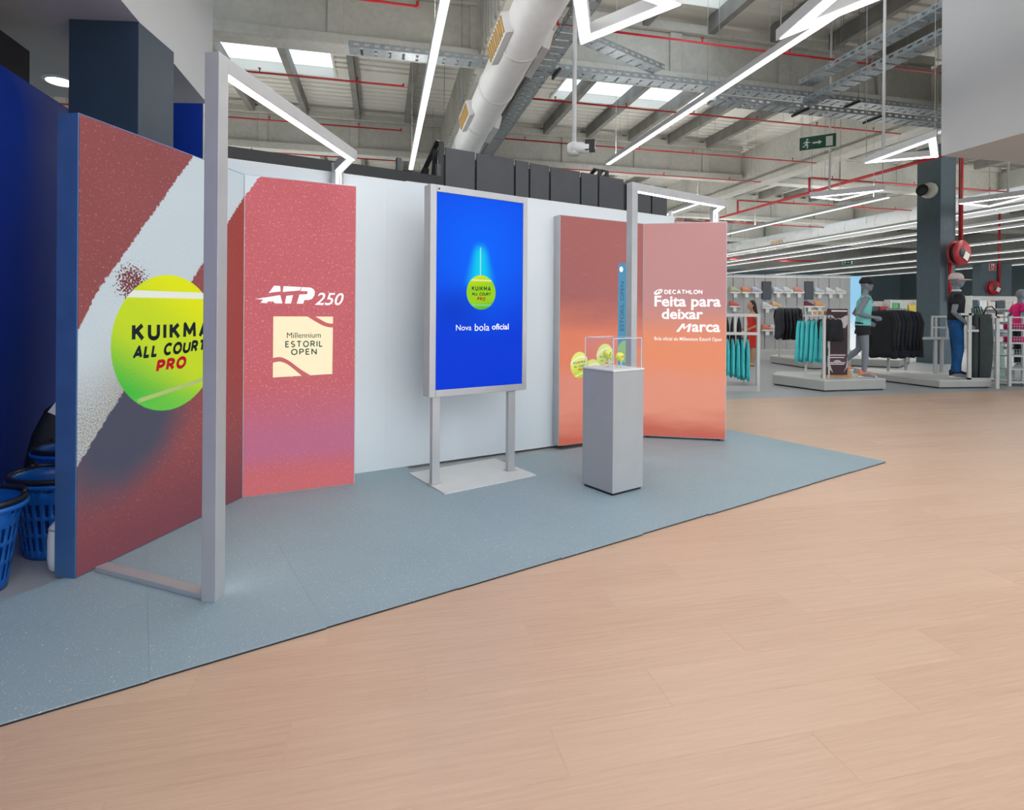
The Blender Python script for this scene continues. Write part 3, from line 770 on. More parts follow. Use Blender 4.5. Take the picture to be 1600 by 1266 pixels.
# ------------------------------------------------------------------ plinth with acrylic case and two balls
pn = ground(957, 779); pa = ground(910, 761); pc_ = ground(999, 768)
ang = math.radians(35.4); S = 0.315; HP = 0.905
pd = thing('plinth', 'grey square plinth with a lighter top lip beside the screen', 'plinth', (pn.x, pn.y, FZ), ang)
MB().bb(0.012, S-.012, 0.012, S-.012, 0, 0.018).build('recessed_foot', M_BLACK, pd)
MB().bb(0, S, 0, S, 0.018, HP-.012-FZ).build('body', M_GREYBOX, pd, bevel=0.002)
MB().bb(-0.004, S+.004, -0.004, S+.004, HP-.012-FZ, HP-FZ).build('top_board', plain('plinth_top', rgb(226, 227, 226), 0.45, var=0.01), pd, bevel=0.001)
m, p = material('clear_acrylic'); nt = m.node_tree
tr = nt.nodes.new('ShaderNodeBsdfTransparent'); gl = nt.nodes.new('ShaderNodeBsdfGlossy'); gl.inputs['Roughness'].default_value = 0.03
fr_ = nt.nodes.new('ShaderNodeMath'); fr_.operation = 'MULTIPLY_ADD'; fr_.inputs[1].default_value = 0.16; fr_.inputs[2].default_value = 0.015
lw = nt.nodes.new('ShaderNodeLayerWeight'); lw.inputs[0].default_value = 0.2; nt.links.new(lw.outputs['Facing'], fr_.inputs[0]); mx = nt.nodes.new('ShaderNodeMixShader')
tr.inputs[0].default_value = (0.985, 0.99, 0.99, 1)
nt.links.new(fr_.outputs[0], mx.inputs[0]); nt.links.new(tr.outputs[0], mx.inputs[1]); nt.links.new(gl.outputs[0], mx.inputs[2]); nt.links.new(mx.outputs[0], nt.nodes['Material Output'].inputs[0])
M_ACRY = m
M_ACEDGE = plain('polished_acrylic_edge', rgb(225, 232, 235), 0.2, var=0.02)
case = thing('acrylic_case', 'clear acrylic box cover on top of the grey plinth', 'display case', tuple(pd.matrix_basis @ Vector((0.012, 0.012, HP-FZ))), ang)
K = S-0.024; HC = 0.222; T = 0.004
for n_, (x0, x1, y0, y1, z0, z1) in (('pane', (0, K, 0, T, 0, HC-T)), ('pane', (0, K, K-T, K, 0, HC-T)), ('pane', (0, T, T, K-T, 0, HC-T)), ('pane', (K-T, K, T, K-T, 0, HC-T)), ('lid', (0, K, 0, K, HC-T, HC))):
    MB().bb(x0, x1, y0, y1, z0, z1).build(n_, M_ACRY, case)
b = MB(); e = 0.0022
for x in (0, K):
    for y in (0, K): b.bb(x-e, x+e, y-e, y+e, 0, HC)
for s in (0, K): b.bb(0, K, s-e, s+e, HC-e, HC+e); b.bb(s-e, s+e, 0, K, HC-e, HC+e)
b.build('polished_edges', M_ACEDGE, case)
m, p = material('tennis_felt'); p.inputs['Roughness'].default_value = 0.95
x_, y_, z_ = sep(coord('Object')); fz = noise(coord('Object'), 400.0, 3.0)
c = cmix(rgb(222, 230, 40), rgb(244, 247, 86), fz)
k = z_*40.0 - X.math('SINE', X.math('ARCTAN2', y_, x_)*2.0)*0.75
plug(cmix(c, rgb(240, 242, 225), step(0.16, 0.08, xabs(k))), p, 'Base Color'); bump(p, fz, 0.3, 0.002)
M_FELT = m
for (lx, ly, hz, lab, lg) in ((0.118, 0.175, 0.098, 'yellow tennis ball with a black loop mark, higher of the two in the case', 'loop'), (0.190, 0.120, 0.078, 'yellow tennis ball with dark lettering, lower of the two in the case', 'text')):
    base = case.matrix_basis @ Vector((lx, ly, 0))
    hd = thing('ball_stand', 'clear acrylic rod stand carrying the '+('higher' if lg == 'loop' else 'lower')+' tennis ball in the case', 'stand', tuple(base), ang)
    MB().bb(-0.026, 0.026, -0.026, 0.026, 0, 0.003).build('foot', M_ACRY, hd)
    for k in range(3):
        a = k*2*PI/3+0.4; MB().tube([(0.020*math.cos(a), 0.020*math.sin(a), 0.003), (0.020*math.cos(a), 0.020*math.sin(a), hz-0.0255)], 0.0025, 6).build('rod', M_ACEDGE, hd)
    bt = thing('tennis_ball', lab, 'ball', tuple(base+Vector((0, 0, hz))), ang-0.3)
    bm = MB(); bm.ball((0, 0, 0), 0.0335, n=28, m=18); bm.build('felt', M_FELT, bt)
    R_ = 0.0339
    def onball(pts2, nm, mt, yaw):
        vs = []
        for (ax, az) in pts2: vs.append((R_*math.cos(az)*math.sin(ax+yaw), -R_*math.cos(az)*math.cos(ax+yaw), R_*math.sin(az)))
        return vs
    if lg == 'loop':
        b = MB(); n = 18; vs = []
        for k in range(n):
            a = 2*PI*k/n
            for r in (0.34, 0.20): vs += onball([(0.60*r*math.cos(a)+0.12*math.sin(a), r*math.sin(a)*1.2)], 'l', None, 0.15)
        b.add(vs, [(2*k, 2*k+1, (2*k+3) % (2*n), (2*k+2) % (2*n)) for k in range(n)]); b.build('loop_mark', M_BLACK, bt)
    else:
        for tx, w, z0, z1, mt in (('KUIKMA', 0.5, 0.12, 0.30, M_BLACK), ('ALL COURT', 0.5, -0.08, 0.08, M_BLACK), ('PRO', 0.22, -0.28, -0.13, plain('ball_red_ink', rgb(200, 60, 40), 0.8))):
            o = letters('lettering', tx, -w, w, z0, z1, 0, mt, bt, bold=0.015)
            for q in o.data.vertices: q.co = onball([(q.co.x, q.co.z)], '', None, 0.2)[0]

# ================================================================== OVERHEAD FITTINGS
def suspension(t, pts, z0, z1, r=0.004):
    for q in pts: MB().tube([(q[0], q[1], z0), (q[0], q[1], z1)], r, 5).build('suspension_cable', M_CABLE, t)
def lamp_light(t, length, wdt, watts, loc, rx=0.0):
    ld = bpy.data.lights.new('lamp_light', 'AREA'); ld.shape = 'RECTANGLE'; ld.size = wdt; ld.size_y = length; ld.energy = watts; ld.color = (1.0, 0.975, 0.94)
    lo = bpy.data.objects.new('lamp_light', ld); C.objects.link(lo); lo.parent = t
    lo.matrix_basis = Matrix.Translation(loc) @ Matrix.Rotation(rx, 4, 'X')
def linear_lamp(u, v0, v1, z, label, light=True, w=0.10, cab=1):
    L = v1-v0
    t = thing('linear_lamp', label, 'ceiling light', tuple(uv(u, v0, z)), YAW, 'linear lamps hung in rows along the store')
    MB().bb(-w/2, w/2, 0, L, 0.012, 0.085).build('housing', M_WHITE, t)
    MB().bb(-w*0.42, w*0.42, 0.01, L-.01, 0.0, 0.012).build('diffuser', M_LINE, t)
    if cab:
        n = max(2, int(L/3.5)); suspension(t, [(0, 0.4+k*(L-0.8)/(n-1)) for k in range(n)], 0.085, ZT-z+0.1)
    if light:
        lamp_light(t, L, w, LAMP_WATT*L, (0, L/2, -0.02))
        lamp_light(t, L, w*0.8, LAMP_WATT*L*1.3, (0, L/2, 0.10), PI)  # upward light added to the lamp to brighten the roof deck
    return t
linear_lamp(0.57, 1.0, 12.0, 4.3, 'long linear lamp running steeply up above the screen')
linear_lamp(4.40, 1.0, 10.6, 4.3, 'long bright linear lamp running past the white camera pole')
linear_lamp(7.50, 12.0, 33.0, 4.0, 'linear lamp whose end shows just above the right light frame')
linear_lamp(11.25, 10.6, 33.0, 4.0, 'linear lamp below the small triangular lamp over the shoe wall')
ords = ['nearest', 'second', 'third', 'fourth', 'fifth', 'sixth', 'farthest']
for k, u in enumerate((16.1, 17.3, 18.5, 21.9, 25.5, 28.6, 32.2)):
    linear_lamp(u, 5.0, 36.0, 4.2 if k == 0 else 4.0, ords[k]+' of the parallel linear lamps crossing behind the slate column', light=k in (0, 2, 3, 4, 6), cab=0, w=0.07)
for k, u in enumerate((-9.0, -5.5, -2.0)):  # unseen lamps added behind the partition to brighten the left roof deck
    linear_lamp(u, 13.5, 33.0, 3.3, ['leftmost', 'middle', 'rightmost'][k]+' of three unseen added lamps brightening the roof behind the white partition', cab=0)
# rows above the entrance, continuing the same grid towards the shop front
for k, (u, a, c) in enumerate(((2.5, -5.5, 0.5), (5.9, -5.5, 0.5), (0.57, -5.5, 0.6), (4.4, -5.5, 0.6))):
    linear_lamp(u, a, c, 4.3, ['first', 'second', 'third', 'fourth', 'fifth'][k]+' linear lamp over the entrance behind the viewer', cab=0)

def tri_lamp(corners, label, z, w=0.11, h=0.11, cab=True):
    c = sum((Vector((q[0], q[1], 0)) for q in corners), Vector())/3
    t = thing('triangular_lamp', label, 'ceiling light', (c.x, c.y, z), 0, 'triangular lamps over the walkway')
    P = [Vector((q[0], q[1], 0))-c for q in corners]
    if (P[1]-P[0]).cross(P[2]-P[0]).z < 0: P = [P[0], P[2], P[1]]
    def inset(d):
        out = []
        for i in range(3):
            a, b, e = P[i-1], P[i], P[(i+1) % 3]
            d1, d2 = (b-a).normalized(), (e-b).normalized()
            n1, n2 = Vector((-d1.y, d1.x, 0)), Vector((-d2.y, d2.x, 0))
            m_ = (n1+n2).normalized(); out.append(b + m_*(d/max(0.2, m_.dot(n1))))
        return out
    I = inset(w); D0, D1 = inset(w*0.12), inset(w*0.9)
    for i in range(3):
        j = (i+1) % 3
        b = MB(); b.prism([(P[i].x, P[i].y), (P[j].x, P[j].y), (I[j].x, I[j].y), (I[i].x, I[i].y)], 0.008, h); b.build('side_rail', M_WHITE, t)
        b = MB(); b.prism([(D0[i].x, D0[i].y), (D0[j].x, D0[j].y), (D1[j].x, D1[j].y), (D1[i].x, D1[i].y)], 0.0, 0.008); b.build('diffuser', M_LAMP, t)
    if cab: suspension(t, [(q.x*0.94, q.y*0.94) for q in P], h, ZT-z+0.1, 0.005)
    return t
def tp(z, *px): return [ground(x, y, z) for x, y in px]
Z3 = 3.75
a, b_, c_ = tp(Z3, (906, 70), (1066, 8), (896, -20))[0:3]
k = ground(906, 72, Z3); r1 = ground(1068, 8, Z3); d_ = ground(893, -10, Z3)-k
tri_lamp([k, r1, k + d_.normalized()*1.25], 'large triangular lamp at the top of the picture, left of two', Z3)
k = ground(1212, 66, Z3); r1 = ground(1378, 0, Z3); r2 = ground(1296, -8, Z3)
e_ = (r1-k).normalized(); f_ = (r2-k).normalized()
tri_lamp([k, k+e_*1.5, k+f_*1.35], 'large triangular lamp at the top of the picture, right of two', Z3)
tri_lamp(tp(Z3, (1349, 256), (1463, 214), (1467, 246)), 'small triangular lamp hanging just left of the grey lowered ceiling', Z3, 0.10, 0.10)
tri_lamp(tp(Z3, (1265, 309), (1383, 297), (1312, 314)), 'flat-looking triangular lamp above the running mannequin', Z3, 0.10, 0.11)
tri_lamp(tp(Z3, (1497, 319), (1640, 300), (1545, 324)), 'triangular lamp cut by the right picture edge beside the slate column', Z3, 0.10, 0.11)
# slim white conduits dropping from the roof to the triangular lamps
for (px, py, z, lab) in ((1296, 300, Z3+.11, 'thin white conduit dropping from the roof to the lamp above the running mannequin'), (1380, 236, Z3+.11, 'thin white conduit dropping from the roof to the small triangular lamp'), (1575, 300, Z3+.11, 'thin white conduit dropping to the lamp at the right picture edge')):
    q = ground(px, py, z); t = tag(MB().tube([(0, 0, 0), (0.02, 0.0, ZT-z+0.1)], 0.022, 8).build('conduit', M_WHITE), lab, 'conduit'); t.location = q

# ------------------------------------------------------------------ air ducts
def duct(u, v0, v1, z, r, label, grilles):
    t = thing('air_duct', label, 'duct', tuple(uv(u, v0, z)), YAW)
    n = 28; b = MB(); L = v1-v0
    b.rings([[Vector((r*math.cos(2*PI*k/n), y, r*math.sin(2*PI*k/n))) for k in range(n)] for y in (0, L)], True, True); b.build('duct_pipe', M_WHITE, t)
    y = 1.2
    while y < L:
        MB().rings([[Vector((rr*math.cos(2*PI*k/n), yy_, rr*math.sin(2*PI*k/n))) for k in range(n)] for yy_, rr in ((y-.03, r), (y-.03, r+.014), (y+.03, r+.014), (y+.03, r))], False, True).build('joint_band', M_WHITE, t); y += 1.6
    M_GR = plain('brass_grille', rgb(182, 150, 92), 0.5, 0.2)
    for (y, side) in grilles:
        a = PI if side < 0 else 0.0
        a += 0.25*(1 if side < 0 else -1)
        c, s = math.cos(a), math.sin(a)
        f = MB(); f.box(c*(r+.03), y, s*(r+.03), 0.10, 0.95, 0.26, ry=-a if side > 0 else -a); fo = f.build('grille_frame', M_WHITE, t)
        for k in range(9):
            MB().box(c*(r+.085), y-0.42+k*0.105, s*(r+.085), 0.02, 0.05, 0.20, ry=-a).build('grille_blade', M_GR, fo)
    y = 1.6
    while y < L:
        MB().tube([(-r-.02, y, 0.0), (-r-.02, y, ZT-z)], 0.006, 5).build('hanger_rod', M_GALV, t); MB().tube([(r+.02, y, 0.0), (r+.02, y, ZT-z)], 0.006, 5).build('hanger_rod', M_GALV, t); y += 3.2
    return t
duct(1.80, 3.0, 24.0, 5.0, 0.29, 'big white round duct running away above the screen', [(4.3, -1), (4.6, 1), (7.3, -1), (7.9, 1)])
duct(20.9, 6.0, 36.0, 5.30, 0.40, 'white round duct high over the far clothing area', [(3.5, -1), (11.0, -1), (20.0, -1)])

# ------------------------------------------------------------------ perforated cable trays
def tray(a, c, label, w=0.28, h=0.10, clamps=0):
    a, c = Vector(a), Vector(c); d = c-a; L = d.length
    t = thing('cable_tray', label, 'cable tray', tuple(a), math.atan2(d.y, d.x))
    for s in (-1, 1):
        b = MB(); n = max(2, int(L/0.16)); pt = L/n
        b.bb(0, L, s*w/2-.003, s*w/2+.003, 0, h*0.3); b.bb(0, L, s*w/2-.003, s*w/2+.003, h*0.7, h)
        for k in range(n): b.bb(k*pt, k*pt+pt*0.5, s*w/2-.003, s*w/2+.003, h*0.3, h*0.7)
        b.build('side_rail', M_GALV, t)
    b = MB(); n = max(2, int(L/0.22)); pt = L/n
    for k in range(n): b.bb(k*pt, k*pt+pt*0.8, -w/2, w/2, 0, 0.004)
    b.build('tray_floor', M_GALV, t)
    for k in range(clamps):
        x = L*(0.25+k*0.22); b = MB(); b.bb(x-.02, x+.02, -w/2-.08, w/2+.08, -0.04, 0.0); b.build('support_bracket', M_BLACK, t)
        for s in (-1, 1): MB().tube([(x, s*(w/2+.05), -0.02), (x, s*(w/2+.05), ZT-a.z)], 0.005, 5).build('threaded_rod', M_GALV, t)
    return t
tray(uv(-0.55, 9.5, 5.55), uv(13.5, 9.5, 5.55), 'long perforated cable tray crossing over the duct and the skylight', clamps=4)
tray(uv(2.62, 4.5, 5.50-.12), uv(2.62, 24.0, 5.50-.12), 'perforated cable tray running away along the right side of the duct')
a = ground(908, 62, 5.7); c = ground(1030, 113, 5.7); tray(a, c, 'short diagonal cable tray joining the long tray near the top lamp', 0.24)
tray(uv(7.9, 9.3, 5.72), uv(7.9, 6.35, 5.72), 'upper of two cable trays climbing to the top right')
tray(uv(8.0, 9.3, 5.38), uv(8.0, 6.35, 5.38), 'lower of two cable trays climbing to the top right')
tray(uv(5.9, 9.3, 5.22), uv(13.5, 9.3, 5.22), 'short perforated cable tray hung below the long one at the right', clamps=2)

# ------------------------------------------------------------------ red sprinkler pipes
def pipe(a, c, label, r=0.019, stubs=(), heads=0, end_up=0.0):
    a, c = Vector(a), Vector(c); d = c-a; L = d.length
    t = thing('sprinkler_pipe', label, 'pipe', tuple(a), math.atan2(d.y, d.x))
    MB().tube([(0, 0, 0), (L, 0, 0)], r, 10).build('pipe', M_RED, t)
    for x in stubs: MB().tube([(x, 0, 0), (x, 0, 0.45)], r*0.8, 8).build('riser', M_RED, t)
    for k in range(heads):
        x = L*(k+0.5)/heads; b = MB(); b.tube([(x, 0, 0), (x, 0, r+0.06)], 0.012, 6); b.lathe([(0.03, r+.06), (0.03, r+.07)], 8, (x, 0, 0)); b.build('sprinkler_head', M_RED, t)
    for k in range(max(1, int(L/3.0))):
        x = 0.5+k*3.0
        if x < L: MB().tube([(x, 0, r), (x, 0, ZT-a.z+0.19)], 0.004, 5).build('hanger_rod', M_GALV, t)
    if end_up: MB().tube([(L, 0, -r), (L, 0, end_up)], r*1.1, 8).build('end_fitting', M_RED, t)
    return t
pipe(uv(-6, 8.75, 6.0), uv(0.5, 8.75, 6.0), 'red sprinkler pipe across the top of the picture left of the duct', heads=4, end_up=0.08)
pipe(uv(13.2, 8.75, 6.0), uv(2.75, 8.75, 6.0), 'red sprinkler pipe across the top right in front of the concrete girder', heads=6, end_up=0.08)
pipe(uv(-7, 11.9, 6.0), uv(0.4, 11.9, 6.0), 'red sprinkler pipe below the left skylight', heads=4, end_up=0.05)
pipe(uv(13.0, 11.9, 6.0), uv(2.85, 11.9, 6.0), 'red sprinkler pipe below the middle skylight', heads=6, end_up=0.08)
pipe(uv(-8, 14.8, 6.0), uv(0.45, 14.8, 6.0), 'red sprinkler pipe low across the concrete wall left of the linear lamp', heads=4, end_up=0.05)
pipe(uv(13.0, 14.8, 6.0), uv(2.9, 14.8, 6.0), 'red sprinkler pipe passing behind the white camera', heads=6, end_up=0.06)
pipe(uv(13.0, 17.4, 6.0), uv(3.0, 17.4, 6.0), 'red sprinkler pipe just above the dark boards', heads=4)
pipe(uv(-8, 17.8, 6.0), uv(0.5, 17.8, 6.0), 'red sprinkler pipe just above the left end of the white partition', heads=3)
pipe(uv(12.5, 8.0, 5.0), uv(12.5, 26.0, 5.0), 'thick red main pipe slanting up to the slate column', 0.04, stubs=(6.5, 10.0, 14.5))
for k, (v, z) in enumerate(((14.5, 5.45), (18.0, 5.45), (22.5, 5.45), (30.0, 5.2))):
    pipe(uv(12.55, v, z), uv(20.2, v, z), ['nearest', 'second', 'third', 'farthest'][k]+' thin red pipe branching right over the clothing area', 0.025, heads=5)
pipe(uv(15.5, 27.0, 4.35), uv(24.5, 27.0, 4.35), 'red pipe seen between the parallel linear lamps', 0.05)

# ------------------------------------------------------------------ camera on a drop pole
q = ground(897, 232, 3.35); top = Vector((q.x, q.y, ZT))
t = thing('security_camera', 'white bullet security camera on a long white drop pole', 'camera', (q.x, q.y, 3.35))
MB().tube([(0, 0, 0.03), (0, 0, 5.5-3.35)], 0.028, 12).build('drop_pole', M_WHITE, t)
MB().lathe([(0.06, -0.09), (0.085, -0.05), (0.085, 0.05), (0.03, 0.08)], 14).build('mount', M_WHITE, t)
MB().tube([(-0.03, -0.02, 0), (0.18, -0.07, -0.01)], [0.075, 0.065], 14).build('camera_body', M_WHITE, t)
MB().box(0.19, -0.07, 0.012, 0.12, 0.12, 0.13, rz=-0.2).build('camera_hood', M_BLACK, t)

# ------------------------------------------------------------------ emergency exit sign
def exit_sign(px0, py0, px1, py1, Z, label, rz, detail=True):
    wpx = math.hypot(px1-px0, 0)
    x0 = (px0-800)/FOC*Z; 
    zc = CAM_H - ((py0+py1)/2-HOR-((px0+px1)/2-800)*math.sin(ROLL))/FOC*Z
    W, H = 0.68, 0.29
    cx = ((px0+px1)/2-800)/FOC*Z
    t = thing('exit_sign', label, 'sign', (cx, Z, zc-H/2), rz)
    M_G = plain('exit_green', rgb(24, 84, 60), 0.5, var=0.02); M_GW = plain('exit_white', rgb(226, 234, 226), 0.5, var=0.01)
    MB().bb(-W/2, W/2, 0, 0.02, 0, H).build('sign_board', M_GW, t)
    MB().bb(-W/2+.012, W/2-.012, -0.002, 0.001, 0.012, H-.012).build('green_field', M_G, t)
    man = [[(-.20,.205), (-.175,.205), (-.175,.23), (-.20,.23)], [(-.235,.18), (-.19,.195), (-.165,.17), (-.13,.165), (-.13,.15), (-.17,.152), (-.185,.13), (-.165,.10), (-.18,.04), (-.20,.04), (-.19,.095), (-.215,.105), (-.235,.075), (-.275,.075), (-.275,.092), (-.245,.092), (-.215,.14), (-.215,.165), (-.235,.155), (-.25,.135), (-.262,.142)]]
    flat('running_figure', [[(x, z) for x, z in pl] for pl in man[1:]] + [[(-.185+.02*math.cos(k*PI/4), .222+.02*math.sin(k*PI/4)) for k in range(8)]], 0.004, M_GW, t)
    flat('arrow', [[(-.09,.125), (.02,.125), (.02,.095), (.08,.14), (.02,.185), (.02,.155), (-.09,.155)]], 0.004, M_GW, t)
    flat('door_symbol', [[(.15,.04), (.27,.04), (.27,.235), (.15,.235)]], 0.004, M_GW, t)
    if detail: suspension(t, [(-W/2+.04, 0.01), (W/2-.04, 0.01)], H, ZT-zc, 0.004)
    return t
exit_sign(1256, 222, 1295, 222, 11.5, 'green emergency exit sign with running figure hanging from two cables', math.radians(-32))

# ================================================================== THE STORE BEYOND
def at(px, py, Z):
    """point at depth Z along a photo pixel"""
    a, b = px-800.0, py-HOR; c, s = math.cos(ROLL), math.sin(ROLL)
    a2, b2 = a*c + b*s, -a*s + b*c
    return Vector((a2/FOC*Z, Z, CAM_H - b2/FOC*Z))
M_RAIL = plain('rack_steel', rgb(196, 197, 194), 0.4, 0.15, var=0.03)
M_PLAT = plain('platform_board', rgb(204, 204, 200), 0.5, var=0.02)
M_PLATS = plain('platform_side', rgb(176, 176, 172), 0.5, var=0.02)
M_CYAN = plain('turquoise_fabric', rgb(84, 206, 210), 0.85, var=0.10, vscale=4)
M_MINT = plain('mint_fabric', rgb(128, 212, 208), 0.85, var=0.06)
M_BLKF = plain('black_fabric', rgb(30, 31, 36), 0.85, var=0.2)
M_CHAR = plain('charcoal_fabric', rgb(44, 46, 52), 0.85, var=0.2)
M_NAVYF = plain('navy_fabric', rgb(28, 32, 50), 0.85, var=0.2)
M_JEAN = plain('blue_denim', rgb(20, 82, 140), 0.85, var=0.15, vscale=8)
M_MANN = plain('mannequin_grey', rgb(126, 134, 144), 0.5, var=0.04)
M_PINK = plain('pink_fabric', rgb(232, 30, 120), 0.85, var=0.08)
M_SAGE = plain('sage_fabric', rgb(150, 176, 164), 0.85, var=0.06)
M_BAG = plain('dark_green_bag', rgb(58, 68, 68), 0.7, var=0.12)
M_SKIN = plain('skin', rgb(205, 150, 122), 0.6, var=0.03)
M_REDF = plain('red_fabric', rgb(222, 58, 44), 0.85, var=0.06)
M_HAIR = plain('brown_hair', rgb(52, 36, 34), 0.7, var=0.2, vscale=30)
M_CARD = plain('white_card', rgb(236, 236, 232), 0.7, var=0.01)

# ------------------------------------------------------------------ slate column with fire fittings
cb = [ground(1437, 567), ground(1470, 569)]
Zc = cb[0].y
cw = 0.56
cpos = at(1468, 569, Zc-0.35); cpos.z = -.006
colr = structure('column_2', (cpos.x, cpos.y, -.006), YAW)
MB().bb(0, 0.52, 0, 0.70, 0, 6.05).build('column_shaft', M_SLATE, colr, bevel=0.004)
MB().bb(-.03, 0.55, -.03, 0.73, 6.05, 6.3).build('column_head', M_CONC, colr)
def hose_reel(pos, R, label, rz, pipe_up, pipe_dn=0.0):
    t = thing('fire_hose_reel', label, 'hose reel', tuple(pos), rz)
    MB().lathe([(R*0.55, 0.0), (R, 0.0), (R, 0.015), (R*0.6, 0.03), (R*0.6, 0.14), (R, 0.155), (R, 0.17), (0.02, 0.175)], 28, (0, 0, 0), 'Y').build('reel_drum', M_RED, t)
    MB().lathe([(R*0.62, 0.035), (R*0.86, 0.035), (R*0.86, 0.135), (R*0.62, 0.135)], 24, (0, 0, 0), 'Y').build('coiled_hose', M_BLACK, t)
    MB().lathe([(R*0.36, 0.176), (R*0.36, 0.186), (0.02, 0.19)], 18, (0, 0, 0), 'Y').build('hub', M_DARKGREY, t)
    MB().box(R*0.42, -0.186, -R*0.25, R*0.55, 0.008, R*0.62, ry=0.5).build('instruction_plate', M_CARD, t)
    return t
reel = at(1493, 396, 15.25)
hose_reel(reel, 0.34, 'red fire hose reel mounted high on the slate column', math.radians(18), 0)
hr2 = at(1550, 450, 27.44); hose_reel(hr2, 0.34, 'small far red fire hose reel beyond the pink mannequin', math.radians(5), 0)
b1 = at(1499, 249, 15.5); b2 = at(1501, 384, 15.5)
t = tag(MB().tube([(0, 0, 0), (0, 0, b1.z+1.0-b2.z)], 0.055, 10).build('standpipe', M_RED), 'thick red standpipe rising from the hose reel', 'pipe'); t.location = b2
b2 = at(1484, 470, 15.4); b1 = at(1484, 410, 15.4)
t = tag(MB().tube([(0, 0, 0), (0, 0, b1.z-b2.z)], 0.045, 10).build('standpipe', M_RED), 'short red pipe below the hose reel on the column', 'pipe'); t.location = b2
b2 = at(1561, 455, 27.38); t = tag(MB().tube([(0, 0, 0), (0, 0, 4.2)], 0.05, 8).build('standpipe', M_RED), 'far red pipe rising behind the small hose reel', 'pipe'); t.location = b2
# signs on the column
def fire_sign(pos, w, h, rz, label):
    t = thing('fire_sign', label, 'sign', tuple(pos), rz)
    MB().bb(-w/2, w/2, 0, 0.01, -h, 0).build('sign_board', M_CARD, t)
    for k, zz in enumerate((-0.03*h, -0.52*h)):
        q = MB(); q.bb(-w*0.45, w*0.45, -0.004, 0.002, zz-h*0.45, zz); qq = q.build('red_field', M_RED, t)
    flat('hose_symbol', [[(-w*.2, -h*.38), (-w*.1, -h*.38), (-w*.1, -h*.2), (w*.05, -h*.2), (w*.05, -h*.38), (w*.22, -h*.38), (w*.22, -h*.12), (w*.1, -h*.08), (-w*.2, -h*.1)]], 0.006, M_CARD, t)
    flat('arrow', [[(-w*.25, -h*.70), (w*.05, -h*.70), (w*.05, -h*.64), (w*.25, -h*.75), (w*.05, -h*.86), (w*.05, -h*.80), (-w*.25, -h*.80)]], 0.006, M_CARD, t)
    return t
fire_sign(at(1483, 299, 15.52), 0.30, 0.46, YAW, 'red and white fire hose sign high on the slate column')
fire_sign(at(1551, 412, 27.43), 0.34, 0.34, 0, 'small far red and white fire sign above the far hose reel')
# siren on the column's left face
s = at(1453, 298, 15.70)
t = thing('siren', 'cream siren with a black horn on the slate column', 'siren', tuple(s), math.radians(-60))
MB().lathe([(0.22, 0.0), (0.22, 0.07), (0.17, 0.11), (0.05, 0.12)], 20, (0, 0, 0), 'Y').build('siren_body', plain('cream_plastic', rgb(206, 204, 192), 0.5), t)
MB().lathe([(0.06, 0.12), (0.07, 0.16), (0.15, 0.24), (0.16, 0.26), (0.02, 0.2)], 16, (-0.08, 0, 0), 'Y').build('horn', M_BLACK, t)
exit_sign(1321, 410, 1329, 410, 34.0, 'tiny far green exit sign between the parallel lamps', 0.0)
fc = at(1556, 520, 27.45); pl3 = structure('column_3', (fc.x, 27.45, -.006)); MB().bb(-.75, .75, 0, .5, 0, 3.92).build('column_shaft', M_SLATE, pl3)

# ------------------------------------------------------------------ low platforms
def platform(pts, h, label):
    c = sum((Vector((q.x, q.y, 0)) for q in pts), Vector())/len(pts)
    t = thing('display_platform', label, 'platform', (c.x, c.y, -0.006))
    P = [(q.x-c.x, q.y-c.y) for q in pts]
    MB().prism([(x*0.96, y*0.96) for x, y in P], 0, 0.025).build('plinth_foot', M_BLACK, t)
    MB().prism(P, 0.025, h-0.02).build('side_boards', M_PLATS, t, bevel=0.003)
    MB().prism(P, h-0.02, h).build('top_board', M_PLAT, t, bevel=0.003)
    return t
HPL = 0.20
p1 = [ground(1207, 601), ground(1288, 612), ground(1384, 609)]; back = p1[2]+(p1[0]-p1[1])*0.9; p1b = p1[0]+Vector((0.35, 0.55, 0))
platform([p1[0], p1[1], p1[2], p1[2]+Vector((-0.05, 1.0, 0)), p1b], HPL, 'low grey platform carrying the running mannequin and the cardboard figure')
p2 = [ground(1366, 594), ground(1468, 607), ground(1549, 606)]
H2 = 0.15
platform([p2[0], p2[1], p2[2], p2[2]+Vector((0.3, 1.0, 0)), p2[0]+Vector((0.3, 1.2, 0))], H2, 'low grey platform carrying the mannequin in jeans')
p3 = [ground(1203, 567), ground(1270, 577), ground(1330, 575)]
platform([p3[0], p3[1], p3[2], p3[2]+Vector((0, 0.7, 0)), p3[0]+Vector((0.4, 0.5, 0))], 0.2, 'low grey platform farther back under the black jackets by the shoe wall')
p4 = [ground(1328, 572), ground(1405, 575), ground(1422, 566)]
platform([p4[0], p4[1], p4[2], p4[2]+Vector((-0.1, 0.6, 0)), p4[0]+Vector((0.1, 0.8, 0))], 0.2, 'low grey platform farther back behind the running mannequin')

